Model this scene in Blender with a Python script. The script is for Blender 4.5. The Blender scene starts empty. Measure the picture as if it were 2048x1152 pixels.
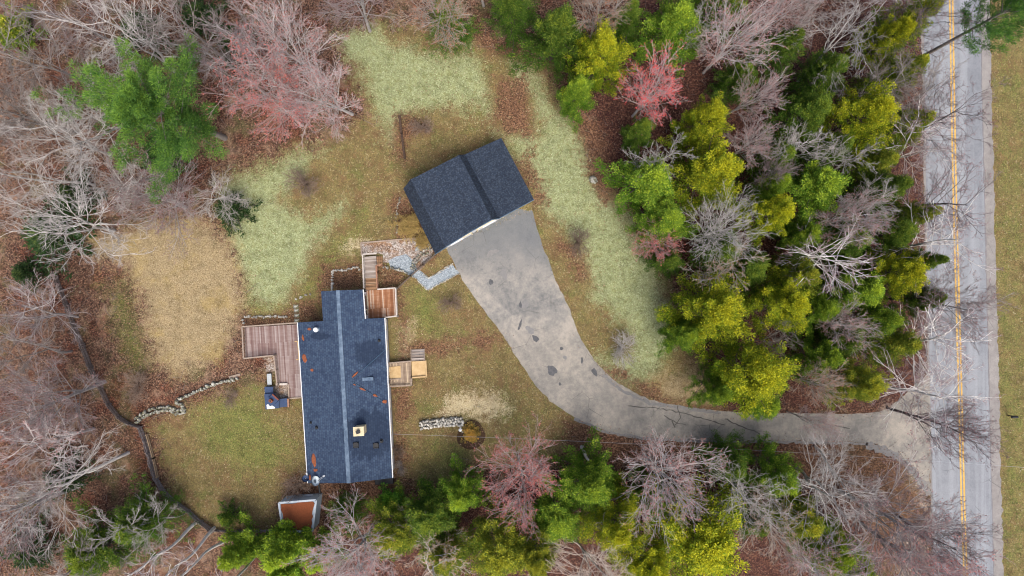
import bpy, math, random
import numpy as np
from mathutils import Vector
random.seed(7); rng = np.random.default_rng(11)
C = bpy.context.scene.collection
H_CAM = 76.0; PPM = 18.0
def site(u, v, z=0.0):
    """survey point: plan position of a point of height z seen at photo pixel (u, v) from the drone 76 m up"""
    k = (H_CAM - z) / H_CAM / PPM
    return np.array([(u - 1024) * k, (576 - v) * k, z])
# ---------------- camera, sky, sun, exposure ----------------
sc = bpy.context.scene
cam = bpy.data.cameras.new('camera'); co = bpy.data.objects.new('camera', cam); C.objects.link(co)
co.location = (0, 0, H_CAM); co.rotation_euler = (0, 0, 0)
cam.sensor_width = 36; cam.lens = 36 * PPM * H_CAM / 2048; cam.clip_end = 2000; cam.clip_start = 1
sc.camera = co
w = bpy.data.worlds.new('World'); sc.world = w; w.use_nodes = True
nt = w.node_tree; bg = nt.nodes['Background']
sky = nt.nodes.new('ShaderNodeTexSky'); sky.sky_type = 'NISHITA'; sky.sun_disc = False
sky.sun_elevation = math.radians(62); sky.sun_rotation = math.radians(160)
sky.air_density = 0.8; sky.dust_density = 6.0; sky.ozone_density = 1.0
nt.links.new(sky.outputs[0], bg.inputs[0]); bg.inputs[1].default_value = 0.15
sun = bpy.data.lights.new('sun', 'SUN'); so = bpy.data.objects.new('sun', sun); C.objects.link(so)
sun.energy = 1.25; sun.angle = math.radians(30); sun.color = (1, 0.97, 0.92)
_a, _e = math.radians(160), math.radians(62)
_d = Vector((math.sin(_a) * math.cos(_e), math.cos(_a) * math.cos(_e), math.sin(_e)))
so.rotation_euler = _d.to_track_quat('Z', 'Y').to_euler()
sc.cycles.filter_width = 1.1
sc.view_settings.view_transform = 'Standard'; sc.view_settings.look = 'None'
sc.view_settings.exposure = 0.75; sc.view_settings.gamma = 1
# ---------------- helpers ----------------
def c(h):
    v = [int(h[i:i + 2], 16) / 255 for i in (0, 2, 4)]
    return tuple(x / 12.92 if x <= .04045 else ((x + .055) / 1.055) ** 2.4 for x in v) + (1,)
def k(h, f=0.85):
    a = c(h); return (a[0] * f, a[1] * f, a[2] * f, 1)
class T:
    def __init__(s, name, rough=0.9):
        s.m = bpy.data.materials.new(name); s.m.use_nodes = True; s.t = s.m.node_tree
        s.b = s.t.nodes['Principled BSDF']; s.b.inputs['Roughness'].default_value = rough
        s.b.inputs['Specular IOR Level'].default_value = 0.25
        s.co = s.add('ShaderNodeTexCoord').outputs['Object']
    def add(s, typ, inp=None, **props):
        n = s.t.nodes.new(typ)
        for a, v in props.items(): setattr(n, a, v)
        for a, v in (inp or {}).items():
            if isinstance(v, bpy.types.NodeSocket): s.t.links.new(v, n.inputs[a])
            else: n.inputs[a].default_value = v
        return n
    def noise(s, scale, detail=3, rough=.6, vec=None, dist=0):
        return s.add('ShaderNodeTexNoise', {'Vector': vec or s.co, 'Scale': scale, 'Detail': detail, 'Roughness': rough, 'Distortion': dist}).outputs['Fac']
    def map(s, rot=0, scale=(1, 1, 1), loc=(0, 0, 0), vec=None):
        return s.add('ShaderNodeMapping', {'Vector': vec or s.co, 'Rotation': (0, 0, rot), 'Scale': scale, 'Location': loc}).outputs[0]
    def ramp(s, fac, stops, interp='LINEAR'):
        n = s.add('ShaderNodeValToRGB', {'Fac': fac}); e = n.color_ramp; e.interpolation = interp
        while len(e.elements) < len(stops): e.elements.new(1)
        for i, (p, col) in enumerate(stops):
            e.elements[i].position = p; e.elements[i].color = col if not isinstance(col, str) else k(col)
        return n.outputs[0]
    def mix(s, f, a, b, mode='MIX'):
        return s.add('ShaderNodeMixRGB', {'Fac': f, 'Color1': a, 'Color2': b}, blend_type=mode).outputs[0]
    def math(s, op, a, b=0.0, cc=None):
        d = {0: a, 1: b}
        if cc is not None: d[2] = cc
        return s.add('ShaderNodeMath', d, operation=op).outputs[0]
    def step(s, v, a, b):
        return s.add('ShaderNodeMapRange', {'Value': v, 'From Min': a, 'From Max': b}, interpolation_type='SMOOTHSTEP').outputs[0]
    def attr(s, name): return s.add('ShaderNodeAttribute', attribute_name=name)
    def vor(s, scale, feature='F1', vec=None, rnd=1.0):
        return s.add('ShaderNodeTexVoronoi', {'Vector': vec or s.co, 'Scale': scale, 'Randomness': rnd}, feature=feature)
    def bump(s, h, strength=.4, dist=.05):
        n = s.add('ShaderNodeBump', {'Height': h, 'Strength': strength, 'Distance': dist}); s.t.links.new(n.outputs[0], s.b.inputs['Normal'])
    def col(s, v):
        if isinstance(v, bpy.types.NodeSocket): s.t.links.new(v, s.b.inputs['Base Color'])
        else: s.b.inputs['Base Color'].default_value = v
        return s.m
def plain(name, a, b=None, rough=.8, scale=3, metal=0):
    t = T(name, rough); t.b.inputs['Metallic'].default_value = metal
    n = t.noise(scale, 5, .65)
    h = t.noise(scale * 8, 2)
    t.bump(h, .2, .01)
    return t.col(t.ramp(n, [(.3, k(a)), (.7, k(b or a, .72 if not b else .85))]))
def mk(name, V, F, mats, parent=None, attrs=None, smooth=False):
    V = np.asarray(V, dtype=np.float32).reshape(-1, 3)
    me = bpy.data.meshes.new(name)
    if isinstance(F, np.ndarray):
        M, K = F.shape
        me.vertices.add(len(V)); me.vertices.foreach_set('co', V.ravel())
        me.loops.add(M * K); me.loops.foreach_set('vertex_index', F.ravel().astype(np.int32))
        me.polygons.add(M); me.polygons.foreach_set('loop_start', np.arange(0, M * K, K, dtype=np.int32))
        me.update(calc_edges=True)
    else:
        me.from_pydata([tuple(map(float, v)) for v in V], [], [tuple(f) for f in F]); me.update()
    for a, v in (attrs or {}).items():
        v = np.asarray(v, dtype=np.float32)
        if v.ndim == 1: me.attributes.new(a, 'FLOAT', 'POINT').data.foreach_set('value', v)
        else: me.attributes.new(a, 'FLOAT_COLOR', 'POINT').data.foreach_set('color', v.ravel())
    if smooth: me.polygons.foreach_set('use_smooth', np.ones(len(me.polygons), dtype=bool))
    me.materials.append(mats)
    o = bpy.data.objects.new(name, me); C.objects.link(o)
    if parent: o.parent = parent
    return o
def tag(o, label=None, cat=None, group=None, kind=None):
    if label: o['label'] = label
    if cat: o['category'] = cat
    if group: o['group'] = group
    if kind: o['kind'] = kind
    return o
def thing(name, label, cat, group=None, loc=(0, 0, 0)):
    o = bpy.data.objects.new(name, None); o.empty_display_size = .3; C.objects.link(o); o.location = [float(x) for x in loc]
    return tag(o, label, cat, group)
class MB:
    """collects simple solids and builds them as one mesh (coordinates are world; origin shifts them to a parent)"""
    def __init__(s, org=(0, 0, 0)): s.v = []; s.f = []; s.o = np.array(org, float)
    def add(s, V, F):
        n = len(s.v); s.v += [np.asarray(p, float) - s.o for p in V]; s.f += [tuple(i + n for i in q) for q in F]
    def prism(s, bottom, top):
        n = len(bottom)
        s.add(list(bottom) + list(top), [tuple(range(n))[::-1], tuple(range(n, 2 * n))] + [(i, (i + 1) % n, n + (i + 1) % n, n + i) for i in range(n)])
    def slab(s, pts, th):
        """slab under the given top polygon"""
        pts = [np.array(p, float) for p in pts]
        s.prism([p - (0, 0, th) for p in pts], pts)
    def box(s, cx, cy, z0, z1, lx, ly, ang=0):
        ca, sa = math.cos(ang), math.sin(ang); q = []
        for a, b in ((-1, -1), (1, -1), (1, 1), (-1, 1)):
            q.append((cx + ca * a * lx / 2 - sa * b * ly / 2, cy + sa * a * lx / 2 + ca * b * ly / 2))
        s.prism([(x, y, z0) for x, y in q], [(x, y, z1) for x, y in q])
    def beam(s, a, b, wd, ht):
        """bar from a to b; a, b at its centre"""
        a = np.array(a, float); b = np.array(b, float); d = b - a; L = np.linalg.norm(d); d /= L
        up = np.array((0, 0, 1.)) if abs(d[2]) < .95 else np.array((1., 0, 0))
        r = np.cross(d, up); r /= np.linalg.norm(r); u = np.cross(r, d)
        q = [(-1, -1), (1, -1), (1, 1), (-1, 1)]
        s.prism([a + r * x * wd / 2 + u * y * ht / 2 for x, y in q], [b + r * x * wd / 2 + u * y * ht / 2 for x, y in q])
    def tube(s, a, b, r0, r1=None, n=8):
        a = np.array(a, float); b = np.array(b, float); d = b - a; d /= np.linalg.norm(d); r1 = r0 if r1 is None else r1
        up = np.array((0, 0, 1.)) if abs(d[2]) < .9 else np.array((1., 0, 0))
        r = np.cross(d, up); r /= np.linalg.norm(r); u = np.cross(r, d)
        an = [2 * math.pi * i / n for i in range(n)]
        s.prism([a + (r * math.cos(t) + u * math.sin(t)) * r0 for t in an], [b + (r * math.cos(t) + u * math.sin(t)) * r1 for t in an])
    def stone(s, x, y, z, a, b, h, rs=None):
        """irregular flattish stone"""
        n = 7; th = random.random() * 6; ring = []
        for i in range(n):
            t = th + 2 * math.pi * i / n; q = random.uniform(.78, 1.1); ring.append((math.cos(t) * q, math.sin(t) * q))
        ph = random.random() * 3.1; ca, sa = math.cos(ph), math.sin(ph)
        V = []
        for zz, f in ((0, .95), (.6, 1), (1, .68)):
            for p in ring: X, Y = p[0] * a * f, p[1] * b * f; V.append((x + X * ca - Y * sa, y + X * sa + Y * ca, z + h * zz * random.uniform(.9, 1.1)))
        F = [tuple(range(2 * n, 3 * n)), tuple(range(n))[::-1]]
        for l in range(2):
            for i in range(n): F.append((l * n + i, l * n + (i + 1) % n, (l + 1) * n + (i + 1) % n, (l + 1) * n + i))
        s.add(V, F)
    def build(s, name, m, parent=None): return mk(name, s.v, s.f, m, parent)
# ---- soft numpy noise ----
_ng = rng.random((64, 64))
def vnoise(x, y, sc_):
    X = np.asarray(x) * sc_; Y = np.asarray(y) * sc_; xi = np.floor(X).astype(int); yi = np.floor(Y).astype(int)
    fx = X - xi; fy = Y - yi; fx = fx * fx * (3 - 2 * fx); fy = fy * fy * (3 - 2 * fy)
    g = lambda a, b: _ng[a % 64, b % 64]
    return (g(xi, yi) * (1 - fx) + g(xi + 1, yi) * fx) * (1 - fy) + (g(xi, yi + 1) * (1 - fx) + g(xi + 1, yi + 1) * fx) * fy
def sdpoly(x, y, poly):
    """signed distance, positive inside"""
    d = np.full(x.shape, 1e9); ins = np.zeros(x.shape, bool); n = len(poly)
    for i in range(n):
        ax, ay = poly[i]; bx, by = poly[(i + 1) % n]; ex, ey = bx - ax, by - ay
        t = np.clip(((x - ax) * ex + (y - ay) * ey) / (ex * ex + ey * ey + 1e-9), 0, 1)
        d = np.minimum(d, np.hypot(x - ax - t * ex, y - ay - t * ey))
        cnd = ((ay > y) != (by > y)) & (x < (bx - ax) * (y - ay) / (by - ay + 1e-12) + ax); ins ^= cnd
    return np.where(ins, d, -d)
def wp(pl): return [tuple(site(u, v)[:2]) for u, v in pl]
# ---------------- ground ----------------
Z = {
 'lawn': [[(440,350),(640,285),(735,235),(690,120),(690,70),(760,45),(900,60),(960,75),(1090,120),(1190,330),(1280,440),(1340,560),(1375,700),(1450,830),(1160,850),(1180,900),(1100,930),(940,930),(900,975),(800,960),(640,960),(590,960),(560,1000),(540,1062),(430,1062),(340,990),(310,850),(370,820),(480,770),(560,745),(560,650),(500,640),(480,560),(470,500),(430,440)],
          [(1960,-400),(2500,-400),(2500,1500),(1985,1500)], [(1700,900),(1760,905),(1820,960),(1830,1040),(1790,1040),(1740,960),(1680,930)]],
 'mint': [[(672,75),(740,58),(800,88),(850,95),(905,118),(940,92),(965,130),(985,200),(975,232),(900,212),(830,222),(800,250),(782,292),(765,240),(735,190),(715,140)],
          [(1012,118),(1050,128),(1085,160),(1110,210),(1180,290),(1195,370),(1255,430),(1305,530),(1330,600),(1350,700),(1300,760),(1255,782),(1205,750),(1185,715),(1260,705),(1245,650),(1190,600),(1170,520),(1115,445),(1075,405),(1045,340),(1010,285),(988,262),(1050,265),(1078,272),(1062,190),(1020,165)],
          [(440,370),(500,340),(560,320),(645,295),(640,320),(590,350),(565,400),(620,440),(690,405),(680,435),(635,490),(595,560),(572,600),(540,622),(505,605),(488,560),(470,500),(450,450),(435,415)]],
 'straw': [[(180,478),(240,465),(300,448),(390,430),(455,478),(470,520),(490,575),(482,635),(462,680),(422,725),(385,748),(350,752),(312,722),(292,640),(272,570),(250,525),(190,515)],
           [(1285,775),(1350,742),(1400,725),(1425,800),(1360,812),(1300,797)]],
 'green': [[(2003,-400),(2010,-400),(2016,1500),(2008,1500)], [(690,450),(740,420),(735,480),(690,520),(640,590),(590,605),(620,530)], [(420,800),(520,790),(560,850),(590,900),(540,950),(440,930),(380,860)], [(780,655),(812,665),(808,720),(775,730)], [(825,560),(870,585),(900,660),(850,680),(800,640)], [(1000,790),(1060,820),(1040,850),(990,840)],
           [(2000,-400),(2018,-400),(2022,1500),(2008,1500)], [(1995,700),(2030,750),(2040,1000),(2010,1050)], [(2024,-300),(2036,-300),(2046,1400),(2034,1400)], [(195,570),(250,560),(290,650),(310,740),(270,760),(230,690)], [(860,880),(940,900),(920,950),(850,940)], [(480,560),(560,600),(590,620),(540,640),(480,620)]],
 'brown': [[(640,525),(728,528),(728,582),(640,582)], [(588,598),(648,590),(648,650),(588,648)], [(782,770),(825,775),(815,860),(810,955),(785,960)], [(755,528),(825,545),(795,585),(755,575)], [(785,395),(830,400),(875,500),(862,520),(850,480),(790,478)], [(790,222),(830,232),(860,262),(820,280),(812,322),(788,318)], [(950,60),(1010,70),(1050,110),(1020,118),(960,95)],
           [(1140,845),(1250,880),(1500,890),(1790,900),(1880,1100),(1700,1000),(1500,905),(1180,935),(1110,920)], [(800,690),(900,680),(1000,660),(1010,690),(900,702),(800,705)], [(640,960),(800,960),(830,1010),(640,1100)], [(1120,480),(1150,500),(1178,560),(1150,560)], [(1200,735),(1240,735),(1330,800),(1450,822),(1450,832),(1320,812)], [(480,640),(600,625),(600,655),(490,655)], [(575,955),(640,955),(640,1000),(575,1000)],
           [(1060,300),(1090,400),(1070,415),(1030,330)], [(985,150),(1050,150),(1065,270),(1005,270)], [(1150,210),(1205,270),(1225,400),(1200,400),(1165,300)], [(800,590),(815,640),(812,760),(800,760)]],
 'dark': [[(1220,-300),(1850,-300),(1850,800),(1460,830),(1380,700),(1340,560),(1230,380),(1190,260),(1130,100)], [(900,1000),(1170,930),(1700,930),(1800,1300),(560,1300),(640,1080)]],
 'pale': [[(875,832),(900,795),(960,778),(1012,800),(1030,820),(985,836),(920,828)], [(800,650),(825,645),(815,720),(800,720)], [(725,480),(720,495),(695,500),(700,485)]],
 'grav': [[(1770,-300),(1850,-300),(1856,600),(1866,1500),(1820,1500),(1790,900),(1760,800)], [(545,705),(556,712),(560,745),(540,748)]],
}
ZW = {a: [wp(p) for p in b] for a, b in Z.items()}
def zval(name, x, y, rg):
    d = np.full(x.shape, -1e9)
    for p in ZW[name]: d = np.maximum(d, sdpoly(x, y, p))
    return np.clip(.5 + d / (2 * rg), 0, 1)
RG = 2.2
def axis(lo, hi, st):
    a = np.arange(lo, hi + 1e-6, st); o = [hi + 2, hi + 5, hi + 12, hi + 30, hi + 80, hi + 200, hi + 500]
    o2 = [lo - 2, lo - 5, lo - 12, lo - 30, lo - 80, lo - 200, lo - 500][::-1]
    return np.concatenate([o2, a, o])
ax_, ay_ = axis(-64, 64, .33), axis(-38, 38, .33)
gx, gy = np.meshgrid(ax_, ay_); nx, ny = len(ax_), len(ay_)
ii = (np.arange(ny - 1)[:, None] * nx + np.arange(nx - 1)[None]).ravel()
F = np.stack([ii, ii + 1, ii + nx + 1, ii + nx], 1)
za = {n_: zval(n_, gx.ravel(), gy.ravel(), RG) for n_ in Z}
t = T('ground soil', .95)
A = t.add('ShaderNodeSeparateColor', {0: t.attr('zone_a').outputs['Color']}); B = t.add('ShaderNodeSeparateColor', {0: t.attr('zone_b').outputs['Color']})
fa, fb = t.attr('zone_a').outputs['Alpha'], t.attr('zone_b').outputs['Alpha']
n1, n2, n3 = t.noise(.35, 3), t.noise(1.8, 3, .7), t.noise(7, 3, .75)
n4 = t.noise(16, 2, .8); n5 = t.noise(.12, 2)
edge = t.math('ADD', t.math('MULTIPLY', t.math('SUBTRACT', n1, .5), 1.0), t.math('MULTIPLY', t.math('SUBTRACT', n2, .5), 1.1))
edge = t.math('ADD', edge, t.math('MULTIPLY', t.math('SUBTRACT', n3, .5), .8))
def msk(s_, w_=.12, off=0): return t.step(t.math('ADD', s_, edge), .5 - w_ + off, .5 + w_ + off)
vl = t.vor(9); vc = t.add('ShaderNodeSeparateColor', {0: vl.outputs['Color']}).outputs[0]
lit = t.ramp(vc, [(0, '33271f'), (.3, '563f32'), (.55, '6f5243'), (.8, '886854'), (1, 'a88a74')])
lit = t.mix(.85, lit, t.ramp(n3, [(.3, (.25, .22, .22, 1)), (.62, (1, 1, 1, 1))]), 'MULTIPLY')
lit = t.mix(t.math('MULTIPLY', t.step(t.noise(.22, 5, .7, t.map(loc=(5, 40, 0))), .52, .66), .65), lit, t.ramp(n3, [(.3, '33331c'), (.6, '6b6a44'), (.8, '8f8a62')]))
lit = t.mix(t.math('MULTIPLY', t.step(t.noise(.3, 5, .7, t.map(loc=(50, 2, 0))), .53, .66), .6), lit, t.ramp(n4, [(.3, '7d6552'), (.7, 'b9a08a')]))
lit = t.mix(t.math('MULTIPLY', t.step(t.noise(.45, 4, .7, t.map(loc=(70, 2, 0))), .56, .68), .6), lit, k('33241e'))
lit = t.mix(t.step(n1, .45, .65), lit, t.mix(1, lit, k('dcbab2', 1.15), 'MULTIPLY'))
lawn = t.ramp(n3, [(.28, '3d3722'), (.45, '6f6240'), (.6, '8e7e52'), (.8, 'b0a074')])
lawn = t.mix(t.step(n2, .42, .62), lawn, t.ramp(n4, [(.3, '4d4526'), (.6, '857650')]))
lawn = t.mix(t.math('MULTIPLY', t.step(t.noise(.5, 4, .7), .48, .68), .75), lawn, t.ramp(n3, [(.3, '3a4220'), (.7, '7d8246')]))
lawn = t.mix(t.math('MULTIPLY', t.step(t.noise(.4, 6, .75, t.map(loc=(31, 7, 0))), .47, .62), .75), lawn, t.ramp(n4, [(.3, '4d3a28'), (.7, '8d7050')]))
green = t.ramp(n3, [(.28, '33401e'), (.5, '626f34'), (.75, '969a58')])
mint = t.ramp(n3, [(.28, '575e38'), (.45, '868e66'), (.6, 'a2a982'), (.85, 'c0c5a2')])
mint = t.mix(t.math('MULTIPLY', t.step(n2, .46, .64), .7), mint, t.ramp(n4, [(.3, '565d34'), (.7, '8f9060')]))
straw = t.ramp(n3, [(.3, '62553a'), (.44, '8e7d5e'), (.6, 'a89878'), (.85, 'c6ba9c')])
straw = t.mix(t.math('MULTIPLY', t.step(n1, .5, .7), .4), straw, t.ramp(n4, [(.3, '7d6a34'), (.7, 'b09a54')]))
brown = t.ramp(t.math('ADD', t.math('MULTIPLY', vc, .45), t.math('MULTIPLY', n3, .55)), [(.2, '34231a'), (.45, '5c4131'), (.65, '82604a'), (.85, 'a98666')])
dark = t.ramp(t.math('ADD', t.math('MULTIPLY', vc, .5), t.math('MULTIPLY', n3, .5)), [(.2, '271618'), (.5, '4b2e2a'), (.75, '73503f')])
pale = t.ramp(n3, [(.2, '8e7c58'), (.5, 'bcae8a'), (.8, 'd8ccb0')])
grav = t.ramp(t.math('ADD', t.math('MULTIPLY', vc, .4), t.math('MULTIPLY', n3, .6)), [(.25, '5c5048'), (.5, '8d8076'), (.75, 'b3a89c')])
g = t.mix(msk(fb), lit, grav)
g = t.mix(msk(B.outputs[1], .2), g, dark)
g = t.mix(msk(A.outputs[0], .2), g, lawn)
g = t.mix(t.math('MULTIPLY', msk(A.outputs[1], .4, .14), .6), g, green)
g = t.mix(msk(A.outputs[2], .24, .04), g, mint)
g = t.mix(msk(B.outputs[2], .22, .05), g, pale)
g = t.mix(msk(fa, .3, .04), g, straw)
mot = t.ramp(t.noise(.8, 6, .72, t.map(loc=(3, 17, 0))), [(.32, (.6, .58, .55, 1)), (.5, (1, 1, 1, 1)), (.68, (1.22, 1.2, 1.15, 1))]); g = t.mix(.85, g, mot, 'MULTIPLY')
g = t.mix(t.math('MULTIPLY', msk(B.outputs[0], .16), .92), g, brown)
g = t.mix(t.step(n4, .3, .55), t.mix(1, g, (.5, .48, .46, 1), 'MULTIPLY'), t.mix(1, g, (1.12, 1.12, 1.1, 1), 'MULTIPLY'))
t.bump(t.math('ADD', n3, t.math('MULTIPLY', n4, .5)), .7, .08)
gmat = t.col(g)
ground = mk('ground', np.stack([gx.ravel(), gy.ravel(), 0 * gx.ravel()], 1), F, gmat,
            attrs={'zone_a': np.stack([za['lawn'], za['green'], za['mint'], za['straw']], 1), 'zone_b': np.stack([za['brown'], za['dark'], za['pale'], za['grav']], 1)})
tag(ground, kind='structure')
# ---------------- road and driveway ----------------
def jit(poly, amp=.06, step=.5, sm=True):
    """closed outline resampled with a slightly ragged edge"""
    out = []; n = len(poly)
    for i in range(n):
        a = np.array(poly[i], float); b = np.array(poly[(i + 1) % n], float); m = max(1, int(np.linalg.norm(b - a) / step))
        for j in range(m): out.append(a + (b - a) * j / m)
    return [p + np.array([random.gauss(0, amp), random.gauss(0, amp)]) for p in out]
def spline(pts, n=6):
    out = []; P = [np.array(p, float) for p in pts]
    for i in range(len(P) - 1):
        p0 = P[max(i - 1, 0)]; p1 = P[i]; p2 = P[i + 1]; p3 = P[min(i + 2, len(P) - 1)]
        for j in range(n):
            u = j / n; out.append(.5 * ((2 * p1) + (p2 - p0) * u + (2 * p0 - 5 * p1 + 4 * p2 - p3) * u * u + (3 * p1 - p0 - 3 * p2 + p3) * u ** 3))
    out.append(P[-1]); return out
def sheet(name, pl, z, m, amp=.05, kind='structure', step=.5):
    p = jit([site(u, v)[:2] for u, v in pl], amp, step)
    o = mk(name, [(q[0], q[1], z) for q in p], [tuple(range(len(p)))], m)
    a = sum(p[i][0] * p[(i + 1) % len(p)][1] - p[(i + 1) % len(p)][0] * p[i][1] for i in range(len(p)))
    if a < 0: o.data.flip_normals()
    if kind: tag(o, kind=kind)
    return o
def asphalt(name, base, hi, lo, streak=None, seed=0, dark_end=False):
    t = T(name, .85); v = t.map(loc=(seed, 3, 0))
    b1, b2, b3 = t.noise(.22, 6, .68, v), t.noise(1.6, 5, .75, v), t.noise(14, 3, .8)
    g = t.ramp(t.math('ADD', t.math('MULTIPLY', b1, .6), t.math('MULTIPLY', b2, .4)), [(.4, lo), (.5, base), (.6, hi)])
    if dark_end:
        yy = t.add('ShaderNodeSeparateXYZ', {0: t.co}).outputs[1]; m = t.step(t.math('ADD', yy, t.math('MULTIPLY', t.math('SUBTRACT', b2, .5), 9)), 1, 6); g = t.mix(t.math('MULTIPLY', m, .8), g, k('6e7275')); m2 = t.step(t.math('ADD', yy, t.math('MULTIPLY', t.math('SUBTRACT', b2, .5), 7)), -2, -8); g = t.mix(t.math('MULTIPLY', m2, .15), g, k('b3a58e'))
    if streak:
        st = t.noise(1, 3, .6, t.map(rot=math.radians(-1.2), scale=(1.1, .03, 1)))
        g = t.mix(t.math('MULTIPLY', t.step(st, .42, .6), .75), g, k(streak))
    g = t.mix(.5, g, t.ramp(b3, [(.32, (.5, .5, .5, 1)), (.6, (1, 1, 1, 1))]), 'MULTIPLY')
    cr = t.vor(.35, 'DISTANCE_TO_EDGE', t.add('ShaderNodeVectorMath', {0: t.co, 1: t.add('ShaderNodeTexNoise', {'Scale': .9, 'Detail': 4}).outputs['Color']}, operation='ADD').outputs[0]).outputs['Distance']
    ck = t.math('MULTIPLY', t.math('SUBTRACT', 1, t.step(cr, 0, .012)), t.step(t.noise(.3, 2, .5, t.map(loc=(9, 4, 0))), .5, .6))
    g = t.mix(t.math('MULTIPLY', ck, .6), g, (.05, .05, .05, 1))
    t.bump(b3, .25, .01); return t.col(g)
driv = spline([(893,497),(915,540),(952,600),(1000,662),(1032,712),(1065,762),(1100,800),(1150,836),(1205,860),(1290,876),(1400,879),(1600,882),(1735,886),(1785,905),(1830,940),(1860,988)])
dr2 = spline([(1862,748),(1830,770),(1790,805),(1740,826),(1560,826),(1440,822),(1360,812),(1300,798),(1250,775),(1215,750),(1185,715),(1160,672),(1135,610),(1108,550),(1082,480),(1064,420)])
M_drive = asphalt('driveway asphalt', '8d8b86', 'a8a298', '6f7070', dark_end=True)
sheet('driveway', driv + dr2 + [(1000, 415), (880, 480)], .016, M_drive, .05)
M_road = asphalt('road asphalt', '868a90', '8f9398', '7c8086', '999da2', 5)
M_old = asphalt('worn shoulder asphalt', '8e8a87', '9a9692', '807c79', None, 9)
sheet('road_shoulder', [(1838,-300),(1843,100),(1848,400),(1852,600),(1859,900),(1864,1150),(1870,1450),(2014,1450),(2007,1150),(1999,830),(1991,500),(1983,200),(1975,-300)], .012, M_old, .07)
sheet('road', [(1845,-300),(1849,200),(1854,500),(1858,700),(1864,950),(1868,1200),(1872,1450),(1993,1450),(1986,1100),(1977,740),(1970,450),(1964,200),(1955,-300)], .024, M_road, .012, step=2)
M_yel = asphalt('yellow road paint', 'd8ae58', 'e0b868', 'c8a050')
ylc = [(1896.5,-300),(1903,50),(1905.5,200),(1909.5,400),(1915,600),(1920.5,800),(1925.5,1000),(1931,1150),(1941,1450)]
for off in (-3.0, 3.0):
    sheet('road_marking', [(a + off - 1.6, b) for a, b in ylc] + [(a + off + 1.6, b) for a, b in ylc[::-1]], .03, M_yel, .008, step=1)
M_seam = plain('dark seal seam', '6c6a6c', '807e80', .9)
sheet('road_seam', [(a, b) for a, b in ((1954,-300),(1963,200),(1969,450),(1976,740),(1985,1100),(1992,1450))] + [(1994,1450),(1987,1100),(1978,740),(1971,450),(1965,200),(1956,-300)], .029, M_seam, .03)
M_wet = plain('dark tar patch', '43454a', '5c5d5f', .6); M_crk = plain('crack filler', '4c4a48', '5d5a56', .9)
M_ring = plain('dark brown ring', '3a2a20', '54402f', .95, 6)
def blob(name, u, v, rx, ry, ang, z, m, n=18, rag=.25, kind='structure'):
    p = site(u, v); pts = []
    ph = [random.uniform(0, 6) for _ in range(3)]
    for i in range(n):
        a = 2 * math.pi * i / n; r = 1 + rag * (math.sin(2 * a + ph[0]) * .5 + math.sin(3 * a + ph[1]) * .5 + math.sin(5 * a + ph[2]) * .4)
        X, Y = math.cos(a) * rx * r / PPM, math.sin(a) * ry * r / PPM
        pts.append((p[0] + X * math.cos(ang) - Y * math.sin(ang), p[1] + X * math.sin(ang) + Y * math.cos(ang), z))
    o = mk(name, pts, [tuple(range(n))], m)
    return tag(o, kind=kind) if kind else o
for u, v, rx, ry, a in ((982,564,4,6,0.2),(1040,650,2.5,11,-.35),(1071,677,5,8,.5),(1104,741,8,12,.45),(1164,721,2.5,6,0),(1189,744,5,8,.3),(1041,610,3,6,.2),(1120,768,3,3,0),(1123,697,4,3,0)):
    blob('asphalt_patch', u, v, rx, ry, a, .022, M_wet)
M_wet2 = plain('stained asphalt', '747372', '858482', .8)
for u, v, rx, ry, a in ((1008,548,6,11,.2),(1050,608,7,9,.2),(1060,660,10,6,-.6),(1130,715,4,4,0),(985,505,12,5,.5),(928,470,14,5,.5)):
    blob('asphalt_stain', u, v, rx, ry, a, .02, M_wet2)
def strip(name, pl, wid, z, m, amp=.05):
    P = [site(u, v)[:2] for u, v in pl]; Q = []
    for i in range(len(P) - 1):
        n = max(1, int(np.linalg.norm(P[i + 1] - P[i]) / .35))
        for j in range(n): Q.append(P[i] + (P[i + 1] - P[i]) * j / n + rng.normal(0, amp, 2))
    Q.append(P[-1]); V = []
    for i, q in enumerate(Q):
        d = Q[min(i + 1, len(Q) - 1)] - Q[max(i - 1, 0)]; d = d / (np.linalg.norm(d) + 1e-9); nrm = np.array([-d[1], d[0]]); ww = wid * random.uniform(.5, 1.2) / 2
        V += [(*(q + nrm * ww), z), (*(q - nrm * ww), z)]
    return tag(mk(name, V, [(2 * i + 1, 2 * i + 3, 2 * i + 2, 2 * i) for i in range(len(Q) - 1)], m), kind='structure')
for pl in ([(1255,812),(1300,815),(1345,820),(1400,835),(1450,850)], [(1330,832),(1345,842),(1372,850)], [(1345,842),(1350,855)], [(1620,838),(1650,848),(1700,857)], [(1355,812),(1362,835),(1350,850)], [(1448,838),(1520,868)]):
    strip('asphalt_crack', pl, .12, .0225, M_crk)
strip('asphalt_edge', [(1440,826),(1380,818),(1300,806),(1245,782),(1205,750)], .4, .0195, M_wet2, .045)
strip('asphalt_edge', [(1150,838),(1205,862),(1290,878),(1400,882),(1600,884),(1735,888)], .35, .0195, M_wet2, .05)
strip('asphalt_edge', [(1735,888),(1785,908),(1830,944),(1858,990)], .9, .0195, M_wet2, .08)
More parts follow.
